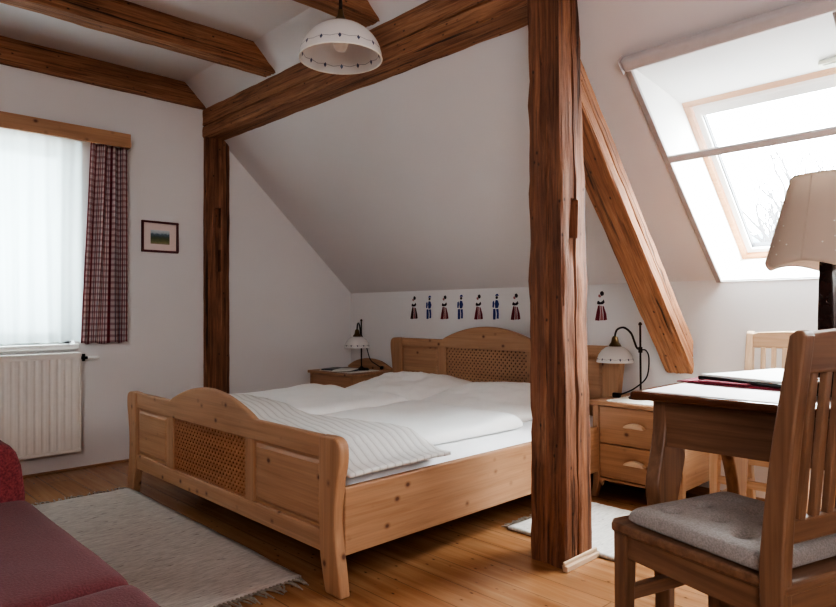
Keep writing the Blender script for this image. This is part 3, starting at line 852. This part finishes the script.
# ------------------------------------------------------------------ window wall: pelmet, curtain, sheer, radiator, picture
pel = thing('curtain_pelmet', 'long pine curtain pelmet board above the window', 'pelmet', (XG, .85, 2.07))
m = MB(); m.box(.12, .138, -.85, .752, .004, .096); m.build('front_board', 'pine_y', pel, bevel=.002)
m = MB(); m.box(0, .12, -.85, .752, .076, .096); m.build('top_board', 'pine_y', pel, bevel=.002)
m = MB(); m.box(0, .12, .732, .752, .004, .076); m.build('end_board', 'pine_y', pel, bevel=.002)
def drape(name, mat, y0, y1, ztop, zbot, x, nf, amp, label, cat, flare=0, seed=0, ny=140, nzv=40, gather=1.0, thick=.0, top_amp=None):
    m = MB(); uvs = {}
    wid = (y1 - y0)
    def f(i, j):
        fl = flare * (1 - j)
        yy = y0 - fl + (wid + fl * 1.15) * i
        yy += .012 * (1 - j) * math.sin(i * 2 * PI * nf * .5 + seed)
        ph = i * 2 * PI * nf + seed + .5 * math.sin(j * 2.2 + i * 7) + 1.1 * nz(i * 5, j * .8, seed)
        a = amp * (1 - .25 * j) * (.7 + .5 * nz(i * 4 + seed, j * 1.5))
        xx = x + a * math.sin(ph) + .25 * a * math.sin(2.3 * ph + 1)
        zz = zbot + (ztop - zbot) * j + (.006 * math.sin(ph) if j == 0 else 0)
        return xx, yy, zz
    V = m.grid(ny, nzv, f)
    uv = m.bm.loops.layers.uv.new('UVMap')
    for i in range(ny + 1):
        for j in range(nzv + 1): uvs[V[i][j]] = (i / ny * wid * gather, (ztop - zbot) * j / nzv)
    for fc in m.bm.faces:
        for lp in fc.loops: lp[uv].uv = uvs[lp.vert]
    o = m.build(name, mat, smooth=True, solid=thick)
    return tag(o, label, cat)
drape('checked_curtain', 'check_cloth', 1.372, 1.60, 2.085, .80, XG + .07, 3.2, .042, 'red and white checked curtain hanging gathered at the side of the window', 'curtain', flare=.07, seed=1, gather=2.4, thick=.002)
drape('sheer_curtain', 'sheer_voile', .10, 1.335, 2.085, .815, XG + .045, 11, .016, 'white translucent sheer curtain covering the window', 'curtain', seed=4, ny=220)

rad = thing('radiator', 'white ribbed panel radiator under the window', 'radiator', (XG, .70, .125))
m = MB(); n = 30; y0, y1 = -.62, .612
for k in range(n):
    a = y0 + (y1 - y0) * k / n; b = y0 + (y1 - y0) * (k + 1) / n; g = (b - a)
    m.prism([(.055, a), (.086, a), (.0892, a + g * .25), (.0892, a + g * .62), (.086, a + g * .85), (.086, b), (.055, b)], .0, .61, 'xy') if k else m.prism([(.055, a), (.085, a), (.085, b), (.055, b)], 0, .61, 'xy')
m.box(.084, .0935, y0, y1, .585, .612); m.box(.084, .0935, y0, y1, 0, .022)
m.build('front_panel', 'radiator_enamel', rad, bevel=.002)
m = MB(); m.box(.018, .094, y0 - .004, y1 + .004, .606, .622); m.build('top_grille', 'radiator_enamel', rad, bevel=.003)
for yy in (y0 - .004, y1):
    m = MB(); m.box(.018, .090, yy, yy + .004, .0, .612); m.build('side_cover', 'radiator_enamel', rad)
m = MB(); m.box(.02, .035, y0, y1, .02, .6); m.build('rear_panel', 'radiator_enamel', rad)
for yy in (-.45, .45):
    m = MB(); m.box(0, .02, yy, yy + .03, .08, .55); m.build('bracket', 'radiator_enamel', rad)
m = MB(); m.tube([(.055, y1, .585), (.055, y1 + .05, .585)], .009, 12); m.tube([(.055, y1 + .028, .585), (.0, y1 + .028, .585)], .009, 12)
m.tube([(.055, y1 + .028, .565), (.055, y1 + .028, .61)], .009, 12); v_ = m.build('valve', 'black_metal', rad, smooth=True, angle=40)
m = MB(); m.tube([(.055, y1 + .05, .583), (.055, y1 + .065, .583), (.055, y1 + .115, .583), (.055, y1 + .122, .583)], [.010, .013, .011, .007], 20); m.build('thermostat_head', 'white_paint', v_, smooth=True, angle=40)

pic = thing('framed_picture', 'small red framed landscape print on the window wall', 'picture', (XG, 1.848, 1.521))
m = MB(); hw, hh, fw = .128, .108, .014
m.box(0, .018, -hw, hw, hh - fw, hh); m.box(0, .018, -hw, hw, -hh, -hh + fw); m.box(0, .018, -hw, -hw + fw, -hh + fw, hh - fw); m.box(0, .018, hw - fw, hw, -hh + fw, hh - fw)
m.build('frame', 'frame_red', pic, bevel=.002)
m = MB(); m.box(.002, .008, -hw + fw, hw - fw, -hh + fw, hh - fw); m.build('mat_board', 'picture_mat', pic)
m = MB(); m.box(.008, .009, -.066, .066, -.050, .046); m.build('print', 'landscape_print', pic)

# ------------------------------------------------------------------ rugs
def rug(name, x0, x1, y0, y1, mat, label, fl=.06, ang=0, seed=0, cx=None):
    loc = ((x0 + x1) / 2, (y0 + y1) / 2, 0)
    r = thing(name, label, 'rug', loc, ang, 'woven rugs')
    w, d = x1 - x0, y1 - y0
    m = MB()
    m.grid(60, 24, lambda i, j: ((i - .5) * w, (j - .5) * d + .006 * nz(i * 6, seed + j * 2), .009 + .002 * nz(i * 20 + seed, j * 8)))
    m.build('woven_field', mat, r, smooth=True, solid=.012)
    for s_ in (-1, 1):
        m = MB(); k = int(d / .016)
        for q in range(k):
            y = -d / 2 + d * (q + .5) / k; a = random.uniform(-.35, .35); L = fl * random.uniform(.7, 1.15)
            p0 = Vector((s_ * (w / 2 - .004), y, .010))
            p1 = p0 + Vector((s_ * L * .5 * math.cos(a), L * .5 * math.sin(a), .002)); a += random.uniform(-.5, .5)
            p2 = p1 + Vector((s_ * L * .5 * math.cos(a), L * .5 * math.sin(a), -.006))
            m.tube([p0, p1, p2], [.004, .0038, .0022], 5)
        m.build('fringe', 'fringe_beige', r)
    return r
rug('woven_rug', -3.75, -2.05, .68, 1.372, 'rug_beige', 'large beige woven rug with fringes between the bed footboard and the sofa', fl=.085, seed=1)
rug('woven_rug', -1.85, -1.30, 2.354, 2.96, 'rug_white', 'small pale fringed rug lying behind the big post beside the bed', fl=.05, seed=5)

# ------------------------------------------------------------------ sofa
so = thing('sofa', 'dark red upholstered sofa in the near corner of the picture', 'sofa', (-1.5, .1, 0))
m = MB(); m.box(-.85, .80, -.42, .36, .10, .27); m.build('seat_base', 'sofa_red', so, bevel=.02, seg=3)
for x, w_ in ((-.400, .89), (.428, .766)):
    o = cushion(w_, .90, .16, 36, 36, 34, .28, .004, 3, x, bottom=.25).build('seat_cushion', 'sofa_red', so, smooth=True); o.location = (x, .0, .262)
o = cushion(.90, .25, .44, 36, 44, 20, .26, .004, 4, 8, bottom=.08)
bmesh.ops.rotate(o.bm, verts=o.bm.verts, cent=(0, 0, 0), matrix=Matrix.Rotation(R(90), 3, 'Z'))
o = o.build('armrest', 'sofa_arm_red', so, smooth=True); o.location = (-.965, -.01, .155)
m = MB(); m.box(-1.07, -.85, -.40, .37, .10, .20); m.build('arm_base', 'sofa_arm_red', so, bevel=.015)
m = MB(); m.box(-1.07, .80, -.62, -.42, .10, .78); m.build('backrest', 'sofa_red', so, bevel=.05, seg=4)
for x in (-.9, .7):
    for y in (-.55, .28):
        m = MB(); m.tube([(x, y, 0), (x, y, .10)], [.018, .025], 12); m.build('leg', 'lamp_wood', so)

# ------------------------------------------------------------------ table
TX0, TX1, TY0, TY1, TZ = -.985, .35, 1.857, 2.62, .75
tb = thing('writing_table', 'brown wooden table with curved legs behind the near chair', 'table', ((TX0 + TX1) / 2, (TY0 + TY1) / 2, 0))
t = NT('table_top_wood')
f = t.noise(t.coords((1, 20, 20)), 1.6, 4, .6, .5)
t.base(t.ramp(f, [(.3, srgb(74, 42, 26)), (.65, srgb(112, 68, 42))])); t.rough(.16); t.b.inputs['Coat Weight'].default_value = .6; t.b.inputs['Coat Roughness'].default_value = .12
M['table_top_wood'] = t.m
m = MB(); m.box(TX0, TX1, TY0, TY1, TZ - .025, TZ); W(m, tb).build('table_top', 'table_top_wood', tb, bevel=.008, seg=3).location.z = 0
m = MB(); m.box(TX0 + .075, TX1 - .075, TY0 + .065, TY0 + .087, .582, TZ - .025); W(m, tb).build('apron', 'dark_pine_x', tb, bevel=.002)
m = MB(); m.box(TX0 + .075, TX1 - .075, TY1 - .087, TY1 - .065, .60, TZ - .025); W(m, tb).build('apron', 'dark_pine_x', tb, bevel=.002)
for xa in (TX0 + .045, TX1 - .070):
    m = MB(); m.box(xa, xa + .022, TY0 + .08, TY1 - .08, .60, TZ - .025); W(m, tb).build('apron', 'dark_pine_y', tb, bevel=.002)
for xa in (TX0 + .042, TX1 - .087):
    for fr_ in (1, -1):
        prof = curve2([(.065, .725), (.062, .64), (.040, .56), (.014, .49), (.012, .44), (.030, .36), (.055, .24), (.068, .12), (.055, 0)], 5) + curve2([(.108, 0), (.114, .12), (.112, .24), (.120, .34), (.148, .42), (.186, .50), (.20, .57), (.20, .725)], 5)
        prof = [(TY0 + u, v) if fr_ > 0 else (TY1 - u, v) for u, v in prof]
        m = MB(); m.prism(prof, xa, xa + .045, 'yz'); W(m, tb).build('leg', 'dark_pine_z', tb, bevel=.006)

# red runner, folder, lamp
m = MB(); m.box(TX0 + .035, TX1 - .035, TY0 + .012, TY1 - .03, TZ, TZ + .003); tag(m.build('tabletop_layer', 'layer_white'), 'thin white layer over the table top under the red runner', 'tabletop_layer')  # flat white slab just above the table top
m = MB()
def rn(i, j):
    x = -.975 + 1.05 * i; y = 2.165 + .44 * j - .14 * i * (1 - j) + .010 * math.sin(i * 5) * (1 - j)
    return x, y - .10 * i * (1 - j) * 0, TZ + .007 + .003 * max(0, nz(i * 9, j * 3)) * (1 - j)
m.grid(40, 12, rn); tag(m.build('table_runner', 'runner_red', smooth=True, solid=.004), 'dark red woven runner lying along the table under the black folder', 'table runner')
fo = thing('folder', 'black folder with white sheets lying on the red runner', 'folder', (-.714, 2.388, TZ + .012), R(-15))
m = MB(); m.box(-.16, .16, -.22, .22, 0, .012); m.build('cover', 'black_lacquer', fo, bevel=.003)
m = MB(); m.box(-.15, .15, -.21, .21, .012, .019); m.build('overlay', 'paper_white', fo, bevel=.001)  # thin white slab on top of the black cover
o = thing('paper_slip', 'folded rose paper slip on the runner in front of the black folder', 'paper', (-.80, 2.165, TZ + .0125), R(-8))
m = MB(); m.box(-.10, .06, -.02, .03, 0, .003); m.build('sheet', 'runner_red', o, bevel=.001)
tl = thing('table_lamp', 'table lamp with a scalloped linen shade and dark square stem', 'lamp', (-.505, 2.085, TZ + .013))
m = MB(); m.lathe([(0, 0), (.092, 0), (.092, .016), (.078, .026), (.055, .036), (.03, .05), (0, .05)], n=6, rot=R(20)); m.build('base', 'black_lacquer', tl, bevel=.004)
m = MB(); m.lathe([(0, .045), (.034, .045), (.026, .30), (.021, .42), (.012, .43), (0, .43)], n=4, rot=R(35)); m.build('stem', 'lamp_wood', tl, bevel=.003)
m = MB(); m.tube([(0, 0, .42), (0, 0, .60)], .008, 10); m.build('shade_carrier', 'brass_old', tl, smooth=True)
m = MB(); m.lathe([(0, .43), (.02, .45), (.03, .48), (.02, .51), (0, .52)], n=20); m.build('bulb', 'bulb_white', tl, smooth=True)
# scalloped shade
m = MB(); nseg = 96
def shd(i, j):
    a = 2 * PI * i; sc = abs(math.sin(a * 3 + .5))           # six scallops
    zb = .350 + .016 * sc; z = zb + (.608 - zb) * j
    flat = 1 - .035 * sc
    r = (.160 + (.090 - .160) * j) * flat
    return r * math.cos(a), r * math.sin(a), z
m.grid(nseg, 18, shd); bmesh.ops.remove_doubles(m.bm, verts=m.bm.verts, dist=1e-5)
sh = m.build('lamp_shade', 'shade_linen', tl, smooth=True, solid=.002)
m = MB()
for k in range(6):
    a = 2 * PI * (k + .5 - .5 / PI * 3 * .0) / 6 - .5 / 3
    m.tube([Vector(shd((a / (2 * PI)) % 1, j / 8)) * 1.004 for j in range(9)], .0022, 6)
m.tube([Vector(shd(i / 96, 1)) for i in range(97)], .0025, 6, cap=False); m.build('seam', 'shade_linen', sh, smooth=True)
for k in range(6):
    a0 = 2 * PI * (k + .5) / 6 - .5 / 3 + PI / 6
    for da, j in ((-.2, .22), (0, .15), (0, .30), (0, .46), (.2, .22)):
        p = Vector(shd(((a0 + da) / (2 * PI)) % 1, j)); nrm = Vector((p.x, p.y, 0)).normalized()
        m = MB(); m.tube([p + nrm * .0008, p + nrm * .0026], .0022, 10); m.build('eyelet', 'bulb_white', sh)


# ------------------------------------------------------------------ chairs (local: back towards +x, seat width along y)
def chair(label, loc, rotz, wd, k=1.0, knots=0):
    ch = thing('dining_chair', label, 'chair', loc, rotz, 'wooden slat-back chairs')
    w, d = .40, .485
    X, Y, Z = wd + '_x', wd + '_y', wd + '_z'
    m = MB(); pts = [(-d / 2 - .005, -w / 2 + .03), (-d / 2 + .02, -w / 2 - .005), (d / 2 - .03, -w / 2 + .012), (d / 2 - .03, w / 2 - .012), (d / 2 - .02 - .03 + .05, w / 2 - .012), (-d / 2 + .02, w / 2 + .005), (-d / 2 - .005, w / 2 - .03)]
    pts = [(-d / 2 - .008, -w / 2 + .02), (-d / 2 + .015, -w / 2 - .008), (d / 2 - .01, -w / 2 + .008), (d / 2 - .01, w / 2 - .008), (-d / 2 + .015, w / 2 + .008), (-d / 2 - .008, w / 2 - .02)]
    m.prism(pts, .428 * k, .452 * k, 'xy'); m.build('seat', Y, ch, bevel=.007, seg=3)
    for s_ in (-1, 1):
        yy = s_ * (w / 2 - .026)
        m = MB(); a = .021
        A = [(-d / 2 + .03 + sx_ * a, yy + sy_ * a, .428 * k) for sx_, sy_ in ((-1, -1), (1, -1), (1, 1), (-1, 1))]
        B = [(-d / 2 + .024 + sx_ * a * .72, yy + s_ * .004 + sy_ * a * .72, 0) for sx_, sy_ in ((-1, -1), (1, -1), (1, 1), (-1, 1))]
        va = [m.bm.verts.new(q) for q in A]; vb = [m.bm.verts.new(q) for q in B]
        m.bm.faces.new(va); m.bm.faces.new(vb[::-1])
        for i in range(4): m.bm.faces.new((va[i], va[(i + 1) % 4], vb[(i + 1) % 4], vb[i]))
        m.build('front_leg', Z, ch, bevel=.004)
        # rear stile: leg below, leaning back above the seat
        ys = s_ * (w / 2 - .018)
        out = [(d / 2 + .035, 0), (d / 2 + .005, .22 * k), (d / 2 - .012, .43 * k), (d / 2 + .008, .70 * k), (d / 2 + .040, .948 * k)]
        fr = curve2(out, 6); th = [.036, .046, .054, .046, .034]
        import bisect
        back = [];
        for (u, v) in fr:
            tt = v / (.948 * k) * 4; i0 = min(3, int(tt)); tk = th[i0] + (th[i0 + 1] - th[i0]) * (tt - i0); back.append((u - tk, v))
        pr = back + [(fr[-1][0] - .020, .960 * k), (fr[-1][0] - .006, .958 * k)] + fr[::-1]
        m = MB(); m.prism(pr, ys - .017, ys + .017, 'xz'); m.build('rear_stile', Z, ch, bevel=.006, seg=3)
        m = MB(); m.box(-d / 2 + .04, d / 2 - .05, yy - .010, yy + .010, .362 * k, .428 * k); m.build('seat_rail', X, ch, bevel=.003)
        m = MB(); m.box(-d / 2 + .03, d / 2 - .03, yy - .009, yy + .009, .16 * k, .19 * k); m.build('side_stretcher', X, ch, bevel=.003)
    m = MB(); m.box(-d / 2 + .02, -d / 2 + .04, -w / 2 + .03, w / 2 - .03, .362 * k, .428 * k); m.build('seat_rail', Y, ch, bevel=.003)
    m = MB(); m.box(d / 2 - .05, d / 2 - .028, -w / 2 + .03, w / 2 - .03, .362 * k, .428 * k); m.build('seat_rail', Y, ch, bevel=.003)
    m = MB(); m.box(-d / 2 + .02, -d / 2 + .042, -w / 2 + .03, w / 2 - .03, .25 * k, .285 * k); m.build('front_stretcher', Y, ch, bevel=.003)
    # back: top rail gently bowed, lower rail, slats
    lean = lambda z: d / 2 - .012 - .03 + (.020 + .028 * ((z / k - .43) / .52)) * 0 + (.052 * ((z / k - .43) / .518))
    m = MB()
    tp = [(-w / 2 + .034, .872 * k), (w / 2 - .034, .872 * k), (w / 2 - .034, .945 * k), (w / 2 - .06, .955 * k), (0, .962 * k), (-w / 2 + .06, .955 * k), (-w / 2 + .034, .945 * k)]
    m.prism(tp, lean(.91 * k) - .011, lean(.91 * k) + .011, 'yz'); m.build('top_rail', Y, ch, bevel=.006, seg=3)
    m = MB(); m.box(lean(.55 * k) - .011, lean(.55 * k) + .011, -w / 2 + .034, w / 2 - .034, .525 * k, .572 * k); m.build('lower_rail', Y, ch, bevel=.004)
    for q in range(6):
        yc = -w / 2 + .034 + (w - .068) * (q + 1) / 7
        m = MB(); x0, x1 = lean(.57 * k), lean(.875 * k)
        A = [(x0 + a, yc + b, .570 * k) for a, b in ((-.008, -.0105), (.008, -.0105), (.008, .0105), (-.008, .0105))]
        B = [(x1 + a, yc + b, .876 * k) for a, b in ((-.008, -.0105), (.008, -.0105), (.008, .0105), (-.008, .0105))]
        va = [m.bm.verts.new(q_) for q_ in A]; vb = [m.bm.verts.new(q_) for q_ in B]
        m.bm.faces.new(va[::-1]); m.bm.faces.new(vb)
        for i in range(4): m.bm.faces.new((va[i], va[(i + 1) % 4], vb[(i + 1) % 4], vb[i]))
        m.build('back_slat', Z, ch, bevel=.003)
    return ch
CHX, CHY, CHR = -.587, 1.662, R(-17)
chair('brown slat-back chair in front of the table carrying a grey seat cushion', (CHX, CHY, 0), CHR, 'dark_pine')
chair('pale slat-back chair standing behind the table by the back wall', (-.985, 3.165, 0), R(90), 'pale_pine', .93)
# tufted cushion on the near chair
TUF = [(-.12, -.11), (-.12, .0), (-.12, .11), (-.02, -.06), (-.02, .06), (.08, -.11), (.08, 0), (.08, .11)]
def dim(x, y): return -sum(.033 * math.exp(-((x - a) ** 2 + (y - b) ** 2) / .0003) for a, b in TUF)
o = cushion(.385, .365, .044, 72, 72, 16, .3, .002, 5, 3, bottom=.3, extra=dim).build('seat_cushion', 'cushion_grey', smooth=True)
b_, l_ = Vector((math.cos(CHR), math.sin(CHR), 0)), Vector((-math.sin(CHR), math.cos(CHR), 0))
o.location = Vector((CHX, CHY, .453)) + b_ * .0; o.rotation_euler = (0, 0, CHR)
tag(o, 'grey tufted seat cushion lying on the near brown chair', 'cushion')

# ------------------------------------------------------------------ pendant lamp
PX, PY, PZ = -2.0, 1.525, 1.975
pl = thing('pendant_lamp', 'white domed glass ceiling lamp with a ring of small blue motifs', 'lamp', (PX, PY, PZ))
m = MB(); Rr = .160; Hh = .140
prof = [(Rr * math.cos(a), Hh * math.sin(a)) for a in [R(q) for q in range(0, 82, 6)]]
inner = [(r - .003, max(0, z - .0025)) for r, z in prof][::-1]
m.lathe(prof + inner + [prof[0]], n=72); shp = m.build('glass_shade', 'opal_pendant', pl, smooth=True, angle=60)
m = MB(); m.tube([(Rr * math.cos(2 * PI * i / 72) * .993, Rr * math.sin(2 * PI * i / 72) * .993, 0) for i in range(73)], .003, 8, cap=False); m.build('rim', 'bulb_white', shp, smooth=True)
m = MB(); m.lathe([(0, .118), (.034, .120), (.036, .138), (.026, .148), (.014, .165), (.010, .19), (0, .19)], n=28); m.build('cap', 'brass_old', pl, smooth=True, angle=40)
m = MB(); m.tube([(0, 0, .185), (0, 0, CZ - PZ - .03)], .007, 12); m.build('rod', 'iron_dark', pl, smooth=True)
m = MB(); m.lathe([(0, -.055), (.02, -.05), (.05, -.015), (.055, 0), (0, 0)], (0, 0, CZ - PZ), n=28); m.build('ceiling_rose', 'brass_old', pl, smooth=True, angle=40)
m = MB(); m.lathe([(0, .03), (.02, .035), (.03, .06), (.02, .10), (.014, .12), (0, .12)], n=24); m.build('bulb', 'bulb_white', pl, smooth=True)

# ------------------------------------------------------------------ outside the skylight
def tree(x, y, zb, h, seed, label):
    rnd = random.Random(seed); m = MB()
    def grow(p, d, L, r, lev):
        q = p + d * L * .5 + Vector((rnd.uniform(-1, 1), rnd.uniform(-1, 1), 0)) * L * .05; e = q + d * L * .5
        m.tube([p, q, e], [r, r * .85, r * .7], 6 if lev < 3 else 4, cap=False)
        if lev >= 6: return
        for k in range(3 if lev in (1, 2) else 2):
            nd = (d + Vector((rnd.uniform(-1, 1), rnd.uniform(-1, 1), rnd.uniform(-.1, .6))) * .62).normalized()
            grow(e if k < 2 else q, nd, L * rnd.uniform(.62, .85), r * .62, lev + 1)
    grow(Vector((0, 0, 0)), Vector((0, 0, 1)), h * .27, .22, 0)
    o = m.build('bare_tree', 'bark_pale'); o.location = (x, y, zb)
    return tag(o, label, 'tree', 'bare trees outside')
tree(-4.35, 14.0, -1.2, 6.6, 5, 'bare pale tree seen through the lower skylight pane')
tree(-5.1, 19.0, -1.0, 6.0, 8, 'second bare tree farther off beyond the skylight')
m = MB()
def hill(i, j):
    x = -34 + 44 * i; return x, 60 + 6 * j, -4 + (11.6 + 1.2 * nz(i * 9, 1) + .8 * nz(i * 30, 4)) * (1 - (1 - min(1, j * 1.0)) ** 2)
m.grid(90, 8, hill); o = m.build('hillside', 'hill_green', smooth=True); o['kind'] = 'structure'

m = MB(); m.box(-10.2, -10, -9, 11, -4, 9.0); o = m.build('sky_blocking_facade', 'facade_grey'); o['kind'] = 'structure'  # neighbouring facade, added tall to cut sky light at the gable window
# ------------------------------------------------------------------ light
wd = bpy.data.worlds.new('World'); bpy.context.scene.world = wd; wd.use_nodes = True
nt = wd.node_tree; bg = nt.nodes['Background']
tc = nt.nodes.new('ShaderNodeTexCoord'); sx = nt.nodes.new('ShaderNodeSeparateXYZ'); rp = nt.nodes.new('ShaderNodeValToRGB')
nt.links.new(tc.outputs['Generated'], sx.inputs[0]); nt.links.new(sx.outputs['Z'], rp.inputs[0]); nt.links.new(rp.outputs[0], bg.inputs[0])
rp.color_ramp.elements[0].position = -.0; rp.color_ramp.elements[0].color = (.80, .80, .80, 1)
rp.color_ramp.elements[1].position = .5; rp.color_ramp.elements[1].color = (.93, .97, 1.0, 1)
bg.inputs[1].default_value = 22.0
def area(name, loc, target, sx_, sy_, power, col=(1, 1, 1), portal=False):
    l = bpy.data.lights.new(name, 'AREA'); l.shape = 'RECTANGLE'; l.size = sx_; l.size_y = sy_; l.energy = power; l.color = col
    o = bpy.data.objects.new(name, l); C.objects.link(o); o.location = loc
    d = (Vector(target) - Vector(loc)); o.rotation_euler = d.to_track_quat('-Z', 'Y').to_euler()
    if portal: l.cycles.is_portal = True
    return o
cs = S((OX0 + OX1) / 2, (FS0 + FS1) / 2, FN + .10)
area('skylight_portal', cs, cs - N, .95, 1.25, 1, portal=True)
area('skylight_portal', cs + Vector((dx_, 0, 0)), cs + Vector((dx_, 0, 0)) - N, .95, 1.25, 1, portal=True)  # portal of the added second skylight
area('gable_portal', (XG - .24, (WY0 + WY1) / 2, (WZ0 + WZ1) / 2), (0, (WY0 + WY1) / 2, (WZ0 + WZ1) / 2), 1.3, 1.4, 1, portal=True)
# added soft fill behind the camera, imitating daylight from a window
area('rear_fill_light', (1.7, -1.7, 1.9), (-2.2, 2.0, .9), 1.6, 1.4, 40, (.98, .98, 1))

# ------------------------------------------------------------------ camera
f_px, yaw, pit, rol = 648.4, .801968, .011062, -.0043946
fw = Vector((-math.sin(yaw) * math.cos(pit), math.cos(yaw) * math.cos(pit), math.sin(pit)))
rt = Vector((math.cos(yaw), math.sin(yaw), 0)); up = rt.cross(fw)
r2 = rt * math.cos(rol) + up * math.sin(rol); u2 = -rt * math.sin(rol) + up * math.cos(rol)
cam = bpy.data.cameras.new('Camera'); co = bpy.data.objects.new('Camera', cam); C.objects.link(co)
mw = Matrix((r2, u2, -fw)).transposed().to_4x4(); mw.translation = (0, 0, 1.0); co.matrix_world = mw
cam.sensor_width = 36; cam.lens = f_px / 836 * 36; cam.clip_start = .02; cam.clip_end = 300
sc = bpy.context.scene; sc.camera = co
sc.view_settings.view_transform = 'AgX'; sc.view_settings.look = 'AgX - High Contrast'
sc.view_settings.exposure = 0.9
sc.cycles.use_denoising = True
sc.cycles.max_bounces = 12; sc.cycles.diffuse_bounces = 6; sc.cycles.transparent_max_bounces = 12
sc.cycles.sample_clamp_indirect = 6; sc.cycles.caustics_reflective = False; sc.cycles.caustics_refractive = False
for o in bpy.data.objects:
    if '_off' in o: del o['_off']
